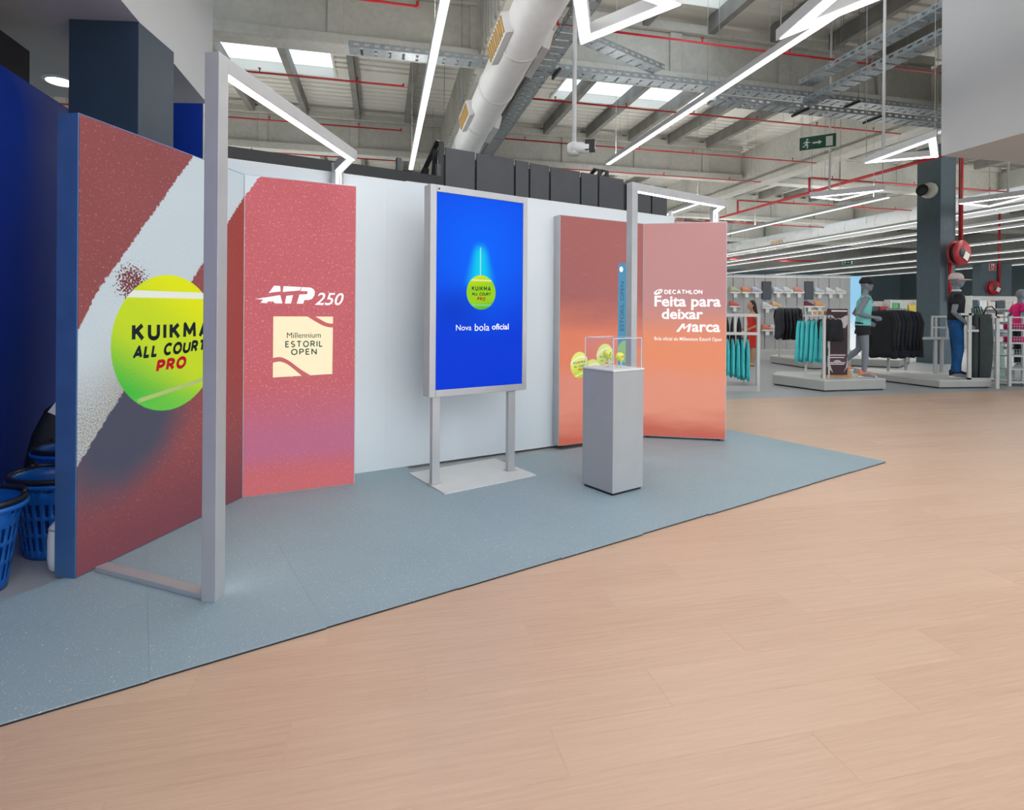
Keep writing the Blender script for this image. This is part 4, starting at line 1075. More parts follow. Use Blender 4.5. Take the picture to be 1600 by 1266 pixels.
# ------------------------------------------------------------------ garments
def garment_mesh(w, h, d, flare, folds, seed, sleeves=False, mat=None, tiers=0, n=30, m=9):
    rnd = random.Random(seed); ph = rnd.random()*6; b = MB(); rs = []
    for i in range(m+1):
        t = i/m; hw = w/2*(0.80+0.20*min(1, t*6))*(1+flare*t); hd = d/2*(0.35+0.65*min(1, t*4))*(1+flare*0.8*t)
        amp = 0.05+0.28*t if folds else 0.05
        if tiers and t > 0.5: hw *= 0.86
        ring = []
        for k in range(n):
            a = 2*PI*k/n; r = 1+amp*math.sin(folds*a+ph+t*1.3)*0.5+amp*0.3*math.sin((folds*2+1)*a+ph*2)
            ring.append(Vector((hw*math.cos(a)*r, hd*math.sin(a)*r, -h*t - 0.03*math.sin(3*a+ph)*t)))
        rs.append(ring)
    b.rings(rs)
    if sleeves:
        for s in (-1, 1): b.tube([(s*w*0.40, 0, -0.03), (s*w*0.54, 0.01, -h*0.25), (s*w*0.52, -0.02, -h*0.62), (s*w*0.5, 0.0, -h*0.86)], [d*0.42, d*0.40, d*0.34, d*0.26], 9)
    return b
def hang(pos, rz, w, h, d, mat, name, label, cat, group, flare=0.0, folds=5, sleeves=False, seed=0, clip_h=0.05, tiers=0):
    t = thing(name, label, cat, tuple(pos), rz, group)
    g = garment_mesh(w, h, d, flare, folds, seed, sleeves, tiers=tiers)
    for q in g.v: q.z -= clip_h
    g.build('fabric', mat, t)
    hb = MB(); hb.tube([(-w*0.38, 0, -clip_h-.02), (0, 0, -clip_h+0.03), (w*0.38, 0, -clip_h-.02)], 0.008, 6)
    hb.tube([(0, 0, -clip_h+.03), (0, 0, 0.0), (0.02, 0, 0.02), (0.035, 0, 0.0)], 0.004, 5); hb.build('hanger', M_BLACK, t)
    return t

# --- rack with turquoise dresses next to the sunset panel
rp = ground(1184, 611); Zr = rp.y
r1 = thing('clothes_rack', 'steel clothes rack beside the sunset panel with turquoise dresses', 'rack', (rp.x, rp.y, -0.006))
ht = at(1184, 490, Zr).z; hm = at(1184, 521, Zr).z
for x in (0, -1.15):
    for y in (0, 0.55): MB().bb(x-.025, x+.025, y-.02, y+.02, 0.0, ht).build('post', M_RAIL, r1)
for y in (0, 0.55):
    MB().bb(-1.125, -0.025, y-.018, y+.018, ht-.05, ht).build('rail', M_RAIL, r1); MB().bb(-1.125, -0.025, y-.018, y+.018, hm-.025, hm+.025).build('rail', M_RAIL, r1)
for x in (0, -1.15): MB().bb(x-.02, x+.02, 0.02, 0.53, ht-.05, ht).build('rail', M_RAIL, r1)
MB().bb(-1.17, 0.03, -.02, 0.57, 0.0, 0.09).build('base', M_PLATS, r1); MB().bb(-0.42, -0.38, -0.02, 0.02, hm, ht).build('upright', M_RAIL, r1)
for k, x in enumerate((-0.10, -0.19, -0.27, -0.36, -0.45, -0.54)):
    hang(Vector((rp.x+x, rp.y+0.20, hm-.03)), math.radians(74), 0.36, 0.70-0.02*k, 0.065, M_CYAN, 'turquoise_dress', 'turquoise dress hanging lowest row of the rack, number %s from its right post' % ['one', 'two', 'three', 'four', 'five', 'six'][k], 'dress', 'turquoise dresses on the rack', flare=0.25, folds=6, seed=k, tiers=1, clip_h=0.08)
for k, x in enumerate((-0.13, -0.24, -0.35, -0.46)):
    hang(Vector((rp.x+x, rp.y+0.50, ht-.03)), math.radians(66), 0.30, 0.55, 0.08, M_BLKF, 'black_trousers', 'black trousers on the rear rail above the turquoise dresses, number %s from the right post' % ['one', 'two', 'three', 'four'][k], 'trousers', 'black trousers behind the dresses', folds=3, seed=k+20, clip_h=0.06)

# --- woman between the rack and the shoe wall
def ell(cx, cy, z, rx, ry, n=16): return [Vector((cx+rx*math.cos(2*PI*k/n), cy+ry*math.sin(2*PI*k/n), z)) for k in range(n)]
def lerp(a, b, t): return Vector(a)+(Vector(b)-Vector(a))*t
def hand(b, w, d, side, curl=0.35):
    """palm and five fingers leaving the wrist w in direction d"""
    w = Vector(w); d = Vector(d).normalized(); ref = Vector((1, 0, 0)) if abs(d.x) < 0.8 else Vector((0, 1, 0))
    sd = d.cross(ref).normalized(); nrm = sd.cross(d).normalized()*side
    b.tube([w-d*0.01, w+d*0.03, w+d*0.085], [0.026, 0.034, 0.034], 10)
    for i, (o, L) in enumerate(((-0.030, 0.070), (-0.010, 0.082), (0.011, 0.078), (0.031, 0.060))):
        p0 = w+d*0.075+sd*o; p1_ = p0+d*(L*0.5)+nrm*(curl*L*0.2); p2_ = p1_+d*(L*0.35)+nrm*(curl*L*0.6)
        b.tube([p0, p1_, p2_], [0.010, 0.009, 0.007], 7)
    p0 = w+d*0.03+sd*(-0.028); b.tube([p0, p0+d*0.035-sd*0.022+nrm*0.01, p0+d*0.062-sd*0.026+nrm*0.02], [0.012, 0.010, 0.008], 7)
def body(name, mat, t, J, female=False, s=1.0, face=True, vox=0.008):
    b = MB(); f = 0.92 if female else 1.0
    tor = [(0.84, .10, .075), (0.90, .150, .105), (0.97, .163*(1.04 if female else 1), .110), (1.05, .145, .10), (1.12, .126*f, .092), (1.22, .142*f, .102), (1.32, .162*f, .112), (1.39, .165*f, .104), (1.44, .135*f, .082), (1.48, .075, .060), (1.52, .052, .052), (1.58, .050, .052)]
    sh = J.get('lean', (0, 0))
    b.rings([ell(sh[0]*(z-.9), sh[1]*(z-.9), z, rx, ry) for z, rx, ry in tor])
    hx, hy = sh[0]*.75, sh[1]*.75+J.get('head', 0.0)
    b.ball((hx, hy-.012, 1.675), .077, .097, .118); b.ball((hx, hy-.05, 1.605), .050, .055, .052)
    b.tube([(hx, hy-.105, 1.685), (hx, hy-.125, 1.652), (hx, hy-.108, 1.640)], [.010, .015, .012], 7)
    for sx in (-1, 1):
        b.ball((hx+sx*.077, hy+.005, 1.665), .012, .022, .032, 8, 6); b.ball((hx+sx*.030, hy-.092, 1.690), .016, .012, .010, 8, 5)
    b.ball((hx, hy-.098, 1.618), .026, .012, .010, 8, 5)
    for sx, k in ((-1, 'R'), (1, 'L')):
        S_, E_, W_ = [Vector(q) for q in J['arm'+k]]
        b.tube([Vector((sx*.10*f, S_.y, 1.41)), S_, lerp(S_, E_, .5), E_, lerp(E_, W_, .35), W_], [.055, .056*f, .048*f, .039*f, .040*f, .027*f], 12)
        hand(b, W_, (W_-E_), -sx)
        H_, K_, A_ = [Vector(q) for q in J['leg'+k]]
        b.tube([H_, lerp(H_, K_, .4), K_, lerp(K_, A_, .3), A_], [.088, .080, .056, .056, .037], 12)
        toe = Vector(J.get('toe'+k, (A_.x+sx*.03, A_.y-.17, 0.028)))
        heel = A_ + Vector((0, .045, -A_.z*0.65))
        b.tube([heel, lerp(heel, toe, .5)+Vector((0, 0, .022)), toe], [.036, .042, .026], 10); b.tube([A_, lerp(heel, toe, .25)], [.037, .04], 10)
    o = b.build(name, mat, t)
    r = o.modifiers.new('union', 'REMESH'); r.mode = 'VOXEL'; r.voxel_size = vox; r.use_smooth_shade = True
    sm = o.modifiers.new('smooth', 'SMOOTH'); sm.iterations = 3; sm.factor = 0.5
    return o
def cloth(name, b, mat, t, vox=0.011, it=3):
    o = b.build(name, mat, t); r = o.modifiers.new('union', 'REMESH'); r.mode = 'VOXEL'; r.voxel_size = vox; r.use_smooth_shade = True
    sm = o.modifiers.new('smooth', 'SMOOTH'); sm.iterations = it; return o
def shirt(J, z0, z1, grow, sleeve=None, female=False, flare=0.0):
    b = MB(); f = 0.92 if female else 1.0
    prof = [(0.84, .160, .118), (0.93, .165, .118), (1.02, .160, .112), (1.12, .142*f, .104), (1.22, .150*f, .110), (1.32, .166*f, .118), (1.39, .168*f, .110), (1.43, .140*f, .090), (1.475, .082, .066)]
    sh = J.get('lean', (0, 0))
    zs = [q for q in prof if z0-.01 <= q[0] <= z1+.001]
    if zs[0][0] > z0: zs = [(z0, zs[0][1]+flare, zs[0][2]+flare)]+zs
    b.rings([ell(sh[0]*(z-.9), sh[1]*(z-.9), z, rx+grow, ry+grow) for z, rx, ry in zs])
    if sleeve:
        for sx, k in ((-1, 'R'), (1, 'L')):
            S_, E_, W_ = [Vector(q) for q in J['arm'+k]]
            b.tube([Vector((sx*.09, S_.y, 1.40)), S_, lerp(S_, E_, sleeve)], [.066, .072, .070], 12)
    return b
def legs_cloth(J, t_end, grow, waist=1.02, full=False):
    b = MB(); b.rings([ell(0, 0, z, rx+grow, ry+grow) for z, rx, ry in ((0.84, .125, .095), (0.90, .155, .110), (0.97, .166, .114), (waist, .155, .106))])
    for sx, k in ((-1, 'R'), (1, 'L')):
        H_, K_, A_ = [Vector(q) for q in J['leg'+k]]
        if full:
            b.tube([H_, lerp(H_, K_, .4), K_, lerp(K_, A_, .4), lerp(K_, A_, .97)], [.098, .092, .076, .072, .070], 12)
        else: b.tube([H_, lerp(H_, K_, t_end*.5), lerp(H_, K_, t_end)], [.10, .10+grow, .102+grow], 12)
    return b
def cap(t, hx, hy, mat, brim_mat, zc=1.70, front='bright'):
    b = MB(); b.rings([ell(hx, hy+.002, zc+z, r*.088, r*.110) for z, r in ((-.005, 1.0), (.03, 1.0), (.06, .93), (.09, .74), (.108, .42), (.113, .06))]); b.build('cap_crown', mat, t)
    vs = []; fs = []; n = 10
    for k in range(n+1):
        a = PI*(1.08+0.84*k/n)
        for r0, zz in ((.100, .0), (.100+.095*math.sin(PI*k/n)**.6, -.018)):
            x, y = r0*.88*math.cos(a), r0*1.1*math.sin(a); vs += [(hx+x, hy+y, zc+zz+.004), (hx+x, hy+y, zc+zz-.004)]
    for k in range(n):
        o = 4*k; fs += [(o, o+2, o+6, o+4), (o+1, o+5, o+7, o+3), (o+2, o+3, o+7, o+6)]
    MB().add(vs, fs).build('cap_brim', brim_mat, t)
def shoe_mesh(sc=1.0, ln=0.28):
    up = MB(); so = MB(); n = 14; rs = []
    prof = [(0.00, .030, .085), (.03, .036, .098), (.07, .038, .090), (.11, .038, .082), (.15, .041, .066), (.20, .044, .050), (.25, .038, .038), (.275, .018, .028)]
    for y, hw, h in prof:
        rs.append([Vector((hw*math.cos(2*PI*k/n), -y*ln/.28, .024+max(0.0, (h-.005)*(0.5+0.5*math.sin(2*PI*k/n)))*1.25)) for k in range(n)])
    up.rings(rs)
    pts = [(-.03, .005), (-.038, -.06), (-.036, -.12), (-.045, -.20), (-.03, -.27), (0, -.29), (.03, -.27), (.046, -.20), (.038, -.12), (.038, -.06), (.03, .005), (0, .014)]
    so.prism([(x, y*ln/.28) for x, y in pts], 0.0, .028)
    return up, so

# --- running mannequin in mint tank top
J1 = dict(lean=(0, -0.06), armR=[(-.195, -.03, 1.40), (-.25, .10, 1.14), (-.16, -.16, 1.08)], armL=[(.195, -.03, 1.40), (.24, .12, 1.15), (.17, -.10, 1.00)],
          legR=[(-.085, 0, .90), (-.10, -.04, .49), (-.10, -.02, .085)], legL=[(.085, 0, .90), (.10, .05, .50), (.10, .34, .20)], toeL=(.10, .24, .035))
f1 = ground(1350, 589, HPL)
m1 = thing('mannequin', 'grey running mannequin in black cap, mint tank top and black shorts', 'mannequin', (f1.x, f1.y+.05, HPL-.006), math.radians(62)); 
def scaled(t, s):
    t.matrix_basis = t.matrix_basis @ Matrix.Scale(s, 4)
scaled(m1, 1.00)
body('body', M_MANN, m1, J1)
cloth('tank_top', shirt(J1, 0.93, 1.40, .012, None, flare=.01), M_MINT, m1)
for sx in (-1, 1): MB().tube([(sx*.075, -.145, 1.34), (sx*.085, -.10, 1.46), (sx*.085, .02, 1.455), (sx*.08, .075, 1.36)], .019, 8).build('strap', M_MINT, m1)
cloth('shorts', legs_cloth(J1, .34, .010), M_BLKF, m1)
cap(m1, 0, -.05, plain('black_cap', rgb(26, 28, 34), 0.7), plain('black_cap', rgb(26, 28, 34), 0.7))
M_CORAL = plain('coral_shoe', rgb(250, 150, 108), 0.6, var=0.1); M_SOLE = plain('pale_sole', rgb(238, 226, 214), 0.6)
def wear_shoe(t, x, y, z, rz, mu, ms):
    u_, s_ = shoe_mesh(); R = Matrix.Translation((x, y, z)) @ Matrix.Rotation(rz, 4, 'Z')
    for q in u_.v+s_.v: q.xyz = R @ q
    for q in u_.v: q.x += 0
    o = u_.build('shoe', mu, t); s_.build('sole', ms, o)
wear_shoe(m1, -.10, .07, 0.004, 0, M_CORAL, M_SOLE); wear_shoe(m1, .10, .42, 0.10, 0, M_CORAL, M_SOLE)

# --- mannequin in black T-shirt and jeans
J2 = dict(armR=[(-.20, 0, 1.40), (-.27, .06, 1.12), (-.20, -.14, .92)], armL=[(.20, 0, 1.40), (.27, -.02, 1.13), (.22, -.22, 1.06)],
          legR=[(-.085, 0, .90), (-.10, -.03, .49), (-.11, .02, .085)], legL=[(.085, 0, .90), (.12, -.02, .49), (.14, -.03, .085)])
f2 = ground(1493, 589, H2)
m2 = thing('mannequin', 'grey mannequin in pale cap, black T-shirt and blue jeans by the column', 'mannequin', (f2.x, f2.y, H2-.006), math.radians(58)); scaled(m2, 1.10)
body('body', M_MANN, m2, J2)
cloth('t_shirt', shirt(J2, 0.98, 1.475, .014, 0.52), M_BLKF, m2)
cloth('jeans', legs_cloth(J2, 1, .008, 1.04, True), M_JEAN, m2)
M_PCAP = plain('pale_pink_cap', rgb(226, 206, 202), 0.7)
cap(m2, 0, 0.0, M_PCAP, M_PCAP); MB().rings([ell(0, -.005, z, r, r) for z, r in ((1.49, .074), (1.515, .066), (1.52, .058))]).build('collar', M_CARD, m2)
wear_shoe(m2, -.11, .10, 0.004, 0, M_NAVYF, M_SOLE); wear_shoe(m2, .15, .05, 0.004, 0, M_NAVYF, M_SOLE)

# --- pink mannequin at the right picture edge
J3 = dict(armR=[(-.19, 0, 1.40), (-.26, .10, 1.16), (-.20, -.14, 1.08)], armL=[(.19, 0, 1.40), (.26, .10, 1.15), (.2, -.1, 1.0)],
          legR=[(-.085, 0, .90), (-.10, -.03, .49), (-.11, .02, .085)], legL=[(.085, 0, .90), (.12, -.02, .49), (.14, -.03, .085)])
f3 = at(1592, 590, 12.2); 
m3 = thing('mannequin', 'grey mannequin in bright pink top cut by the right picture edge', 'mannequin', (f3.x+.02, 12.2, 0.20), math.radians(75)); scaled(m3, 0.95)
body('body', M_MANN, m3, J3, female=True)
cloth('pink_top', shirt(J3, 0.93, 1.475, .014, 0.55, True), M_PINK, m3)
cloth('leggings', legs_cloth(J3, 1, .003, 1.0, True), M_BLKF, m3)
ms = thing('display_platform', 'low platform under the pink mannequin at the right picture edge', 'platform', (f3.x+.1, 12.2, -.006)); MB().bb(-.5, .8, -.35, .5, 0, .20).build('board', M_PLATS, ms)

# --- woman
J4 = dict(lean=(0, -0.05), head=-.02, armR=[(-.165, -.02, 1.40), (-.19, .04, 1.13), (-.12, -.18, 1.04)], armL=[(.165, -.02, 1.40), (.19, .04, 1.13), (.12, -.18, 1.02)],
          legR=[(-.08, 0, .90), (-.09, -.02, .49), (-.09, .03, .085)], legL=[(.08, 0, .90), (.09, -.04, .49), (.09, -.06, .085)])
fw = ground(1176, 572)
wm = thing('person', 'woman with long dark hair in a red sleeveless dress looking at the shoes', 'person', (fw.x, fw.y, 0.0), math.radians(-80)); scaled(wm, 0.93)
body('body', M_SKIN, wm, J4, female=True)
dr = shirt(J4, 0.84, 1.43, .012, None, True); dr.rings([ell(0, -.005, z, rx, ry) for z, rx, ry in ((0.52, .20, .15), (0.70, .19, .14), (0.86, .176, .13), (0.95, .176, .128))]); cloth('dress', dr, M_REDF, wm)
hb = MB(); hb.ball((0, -.03, 1.705), .090, .108, .110); hb.rings([ell(0, y, z, rx, ry) for z, y, rx, ry in ((1.28, .085, .07, .035), (1.42, .075, .095, .05), (1.55, .03, .098, .07), (1.70, -.005, .09, .09))])
for q in hb.v:
    if q.y < -.085 and q.z < 1.755: q.y = -.085 + (q.y+.085)*.15
    
cloth('hair', hb, M_HAIR, wm, .010, 2)

# ------------------------------------------------------------------ shoe wall
sw = at(1128, 566, 16.8); Zs = 16.8
wall = thing('shoe_wall', 'pale grey shoe display wall with rows of single trainers', 'display wall', (sw.x, Zs, -0.006), math.radians(-1.0))
WS = 0.315; hS = at(1200, 429, Zs).z
M_SW = plain('shoe_wall_board', rgb(186, 186, 184), 0.6, var=0.03)
for k in range(12):
    MB().bb(k*WS+.006, (k+1)*WS-.006, 0, 0.03, 0.28, hS).build('panel', M_SW, wall)
    if k % 3 == 1: MB().bb(k*WS-.006, k*WS+.006, -0.006, 0.028, 0.28, hS).build('upright', M_DARKGREY, wall)
MB().bb(0, 12*WS, -0.02, 0.0, hS-.09, hS-.05).build('header_strip', M_CARD, wall)
MB().bb(0, 12*WS, 0.0, 0.40, 0.0, 0.28).build('base', M_PLATS, wall)
MB().bb(0.9, 12*WS, -0.42, -0.02, 0.0, 0.30).build('bench', M_PLAT, wall)
for px, nm in ((1198, 'black wall screen on the shoe wall, left of two'), (1264, 'black wall screen on the shoe wall, right of two')):
    q = at(px, 468, Zs-.06); t = thing('wall_screen', nm, 'screen', tuple(q)); wz = at(px, 440, Zs).z-q.z
    MB().bb(-.135, .135, 0, .03, 0, wz).build('bezel', M_BLACK, t); MB().bb(-.125, .125, -.003, 0, .012, wz-.012).build('glass', plain('dark_glass', rgb(22, 26, 38), 0.15), t)
SH = [(1149, 458, (206, 206, 170), 'pale yellow'), (1167, 458, (240, 150, 110), 'orange'), (1183, 458, (196, 192, 214), 'lavender'), (1216, 458, (214, 220, 232), 'pale blue'), (1232, 458, (226, 226, 230), 'white'), (1249, 458, (236, 160, 150), 'pink'), (1281, 459, (208, 216, 228), 'grey-blue'), (1298, 459, (236, 236, 236), 'bright white'), (1314, 459, (226, 226, 220), 'off-white'),
      (1148, 480, (230, 110, 100), 'red'), (1199, 482, (228, 228, 230), 'white'), (1214, 481, (240, 190, 150), 'peach'), (1265, 480, (120, 50, 70), 'dark plum'), (1281, 480, (244, 176, 100), 'light orange'), (1199, 517, (240, 140, 110), 'coral'), (1211, 517, (230, 226, 224), 'white')]
for k, (px, py, col, nm) in enumerate(SH):
    q = at(px, py, Zs-.12); rowname = 'top' if py < 470 else ('middle' if py < 500 else 'bottom')
    MB().bb(-.11, .11, -.12, 0.0, -.012, 0).build('shelf', M_CARD, wall).matrix_basis = wall.matrix_basis.inverted() @ Matrix.Translation(q+Vector((0, .115, 0)))
    cdo = MB(); cdo.bb(-.05, .05, -.008, 0, -.13, -.02); cdo.build('price_card', M_CARD, wall).matrix_basis = wall.matrix_basis.inverted() @ Matrix.Translation(q+Vector((0.0, .0, 0)))
    t = thing('trainer', '%s trainer on the %s row of the shoe wall' % (nm, rowname), 'shoe', tuple(q+Vector((-.13, .05, 0.0))), math.radians(90), 'trainers on the shoe wall')
    u2, s2 = shoe_mesh()
    for q_ in u2.v+s2.v: q_.xyz = (q_.x*1.2, q_.y*1.08, q_.z*1.4)
    u2.build('upper', plain('shoe_'+nm.replace(' ', '_'), rgb(*col), 0.6, var=0.12, vscale=20), t); s2.build('sole', M_CARD, t)
# bright poster beside the shoe wall
q0 = at(1332, 500, 17.1); t = thing('poster_lightbox', 'glowing pale blue sky poster behind the running mannequin', 'poster', (q0.x, 17.1, -.006)); zt = at(1331, 431, 17.1).z
MB().bb(-.27, .27, .02, .08, 0, zt).build('frame', M_RAIL, t)
m, p = material('sky_poster'); z_ = sep(coord('Object'))[2]; nn = noise(coord('Object'), 5.0, 3.0)
cc = cmix(rgb(238, 246, 250), rgb(120, 196, 236), step(0.9, 2.0, z_+nn*0.8)); plug(cc, p, 'Emission Color'); p.inputs['Emission Strength'].default_value = 0.8; p.inputs['Base Color'].default_value = (.3, .3, .3, 1); m.cycles.emission_sampling = 'NONE'
MB().bb(-.26, .26, .012, .02, .01, zt-.01).build('picture', m, t)

# ------------------------------------------------------------------ hanging racks around the platforms
def stand_rack(px, py_base, z_base, py_top, length, rz, label, posts=2):
    g = ground(px, py_base, z_base); t = thing('clothes_rack', label, 'rack', (g.x, g.y, z_base-.006), rz)
    h = at(px, py_top, g.y).z - z_base
    for x in ((0, length) if posts == 2 else (length/2,)): MB().bb(x-.02, x+.02, -.02, .02, 0, h).build('post', M_RAIL, t)
    MB().bb(-.05, length+.05, -.014, .014, h, h+.03).build('rail', M_RAIL, t)
    return t, g, h
nums = ['one', 'two', 'three', 'four', 'five', 'six', 'seven', 'eight', 'nine', 'ten']
# black jackets left, by the shoe wall
t, g, h = stand_rack(1218, 558, 0.2, 480, 0.75, math.radians(12), 'steel rack of black jackets in front of the shoe wall')
for k in range(6):
    p_ = t.matrix_basis @ Vector((-0.02+k*0.11, 0, h+.02)); hang(p_, math.radians(86), 0.46, 0.80, 0.10, M_BLKF if k % 2 else M_CHAR, 'black_jacket', 'black jacket in front of the shoe wall, number %s from the left of its rack' % nums[k], 'jacket', 'black jackets by the shoe wall', folds=4, sleeves=True, seed=30+k)
# turquoise skirts and black shorts on the front platform
t, g, h = stand_rack(1259, 588, HPL, 494, 0.36, math.radians(-25), 'steel rail with turquoise skirts on the front platform')
for k in range(6):
    p_ = t.matrix_basis @ Vector((-0.10+k*0.075, 0.0, h+.02)); hang(p_, math.radians(42), 0.30, 0.72, 0.055, M_CYAN, 'turquoise_skirt', 'turquoise skirt on the front platform, number %s from the left of its rail' % nums[k], 'skirt', 'turquoise skirts on the front platform', flare=0.30, folds=7, seed=50+k, clip_h=.10)
for k in range(3):
    p_ = t.matrix_basis @ Vector((0.30+k*0.08, -0.06, h+.02)); hang(p_, math.radians(-10+8*k), 0.26, 0.36, 0.11, M_BLKF, 'black_shorts', 'black shorts beside the turquoise skirts, number %s from the left' % nums[k], 'shorts', 'black shorts on the front platform', flare=0.12, folds=4, seed=60+k, clip_h=.07)
for k, px in enumerate((1273, 1281, 1290)):
    q = at(px, 489, g.y-.05); t2 = thing('price_sign', 'small framed price sign above the turquoise skirts, number %s from the left' % nums[k], 'sign', tuple(q), 0, 'price signs on the front rail')
    MB().bb(-.05, .05, 0, .006, -.05, .05).build('card', M_CARD, t2); MB().bb(-.03, .03, -.002, 0.001, -.03, .03).build('picture', plain('price_orange', rgb(220, 150, 80), 0.6), t2)
# black garments right of the running mannequin
t, g, h = stand_rack(1388, 580, 0.2, 484, 0.62, math.radians(28), 'steel rack of black jackets right of the running mannequin')
for k in range(8):
    p_ = t.matrix_basis @ Vector((-0.30+k*0.14, 0, h+.02)); hang(p_, math.radians(-52), 0.46, 0.90, 0.11, (M_BLKF, M_CHAR, M_NAVYF)[k % 3], 'black_jacket', 'dark jacket right of the running mannequin, number %s from the front of its rack' % nums[k], 'jacket', 'dark jackets right of the running mannequin', folds=4, sleeves=True, seed=80+k)
# single steel pole stands
for k, (px, y0, y1, Zp, lab) in enumerate(((1288, 592, 493, 0, 'slim steel post at the front corner of the front platform'),)):
    g = ground(px, y0, HPL); hz = at(px, y1, g.y).z-HPL; t2 = thing('display_post', lab, 'post', (g.x+.02, g.y+.06, HPL-.006)); MB().bb(-.022, .022, -.022, .022, 0, hz).build('post', M_RAIL, t2); MB().bb(-.04, .04, -.04, .04, 0, .01).build('foot', M_RAIL, t2)

# ------------------------------------------------------------------ cardboard standee
g = ground(1309, 590, HPL); zt = at(1309, 482, g.y).z-HPL
st = thing('cardboard_standee', 'dark maroon cardboard standee with pale figure on half-round feet', 'standee', (g.x, g.y+.02, HPL-.006), math.radians(4))
M_MAR = plain('maroon_print', rgb(62, 30, 36), 0.6, var=0.1); M_BRN = plain('kraft_board', rgb(196, 150, 106), 0.8)
MB().bb(-.19, .19, 0, .012, .05, zt).build('board', M_MAR, st)
M_PALE = plain('print_pale_grey', rgb(196, 190, 192), 0.7, var=0.08, vscale=12)
def zz(x, y): return ((x-163)/83.0*.19, (1105-y)/645.0*zt)
flat('printed_shape', [[zz(*q) for q in pl] for pl in ([(83,520), (120,520), (140,545), (190,550), (235,520), (250,525), (245,600), (225,640), (140,630), (130,700), (105,690), (83,640)], [(83,900), (100,905), (110,1000), (130,1060), (83,1000)], [(245,900), (235,1000), (215,1060), (248,1000)], [(83,700), (100,720), (90,800), (83,830)])], .002, M_PALE, st)
flat('printed_shape', [[zz(*q) for q in pl] for pl in ([(140,640), (225,640), (240,870), (85,860), (100,780)],)], .002, plain('print_brown', rgb(48, 28, 32), 0.6), st)
flat('printed_panel', [[zz(*q) for q in pl] for pl in ([(90,880), (240,880), (235,990), (105,990)],)], .003, plain('print_plum', rgb(84, 50, 66), 0.6), st)
for i, y in enumerate((890, 912, 960, 975)): flat('printed_line', [[zz(100, y), zz(228-10*(i % 2), y), zz(228-10*(i % 2), y+7), zz(100, y+7)]], .0045, M_CARD, st)
flat('printed_line', [[zz(112, 474), zz(240, 474), zz(240, 487), zz(112, 487)]], .002, M_CARD, st)
flat('printed_shape', [[(0.0+.07*math.cos(k*PI/6), zz(163, 955)[1]+.03*math.sin(k*PI/6)) for k in range(12)]], .0045, M_PALE, st)
for s in (-1, 1):
    MB().add([(s*.14+.15*math.cos(a), yy, .19*math.sin(a)) for yy in (.02, .032) for a in [PI*k/10 for k in range(11)]], [tuple(range(10, -1, -1)), tuple(range(11, 22))]+[(k, k+1, k+12, k+11) for k in range(10)]).build('half_round_foot', M_BRN, st)

# ------------------------------------------------------------------ right side: bag, rails, bench, shelves
g = at(1531, 590, 10.55); zt = at(1531, 490, g.y).z-H2
bg_ = thing('tall_gear_bag', 'tall dark green gear bag standing beside the mannequin in jeans', 'bag', (g.x, g.y, H2-.006), math.radians(-8))
b = MB(); rs = []
for t_, w, d in ((0, .28, .16), (.04, .31, .20), (.3, .33, .22), (.6, .35, .23), (.9, .36, .22), (.985, .36, .21), (1.0, .34, .19)):
    rs.append([Vector((w/2*math.copysign(abs(math.cos(a))**.5, math.cos(a)) + .02*math.sin(t_*5+a), d/2*math.copysign(abs(math.sin(a))**.5, math.sin(a)), zt*t_)) for a in [2*PI*k/20 for k in range(20)]])
b.rings(rs); b.build('bag_body', M_BAG, bg_)
MB().bb(-.09, -.075, -.135, -.10, .02, zt*.95).build('zip', M_BLACK, bg_)
MB().tube([(.05, -.02, zt), (.09, -.02, zt+.12), (.18, -.02, zt+.14), (.26, -.02, zt+.05), (.27, 0, zt-.06)], .012, 7).build('handle', M_BLACK, bg_)
for k in range(3): MB().tube([(-.16+.03*k, -.05, zt-.02), (-.17+.04*k, -.05, zt+.10), (-.10+.04*k, -.05, zt+.13), (-.06+.04*k, -.05, zt-.01)], .012, 6).build('strap', plain('green_strap', rgb(46, 92, 74), 0.7), bg_)
g = at(1514, 597, 10.37); zt = at(1514, 489, g.y).z-H2
rl = thing('display_rail', 'pale steel rail frame in front of the tall gear bag', 'rail', (g.x, g.y, H2-.006))
MB().bb(-.03, .03, -.02, .02, 0, zt).build('post', M_RAIL, rl); MB().bb(-.05, .16, -.022, .022, zt*.72, zt*.72+.04).build('crossbar', M_RAIL, rl); MB().bb(-.18, .06, -.02, .02, zt-.04, zt).build('top_bar', M_RAIL, rl); MB().bb(-.03, .48, -.02, .02, 0, .03).build('bottom_bar', M_RAIL, rl)
g = ground(1555, 607); zt = at(1555, 494, g.y).z
rl = thing('display_rail', 'pale steel post at the right end of the jeans platform', 'rail', (g.x+.03, g.y, -.006)); MB().bb(-.03, .03, -.02, .02, 0, zt).build('post', M_RAIL, rl); MB().bb(-.10, .05, -.02, .02, zt-.03, zt).build('top_bar', M_RAIL, rl)
# bench and open frame by the column
g = ground(1461, 583, H2); Zb = g.y; zt = at(1461, 527, Zb).z-H2
bn = thing('display_table', 'small pale display table by the slate column', 'table', (g.x, Zb, H2-.006))
MB().bb(-.34, .32, -.12, .25, zt-.04, zt).build('table_top', M_PLAT, bn, bevel=.004); MB().bb(-.03, .03, -.02, .02, 0, zt-.04).build('leg', M_RAIL, bn); MB().bb(.24, .29, .15, .19, 0, zt-.04).build('leg', M_RAIL, bn)
ft = at(1461, 493, Zb).z-H2
for x in (-.06, .02, .26): MB().bb(x-.02, x+.02, .0, .03, zt, ft).build('upright', M_RAIL, bn)
for z in (ft-.035, zt+(ft-zt)*.42): MB().bb(-.08, .28, .002, .028, z, z+.035).build('crossbar', M_RAIL, bn)
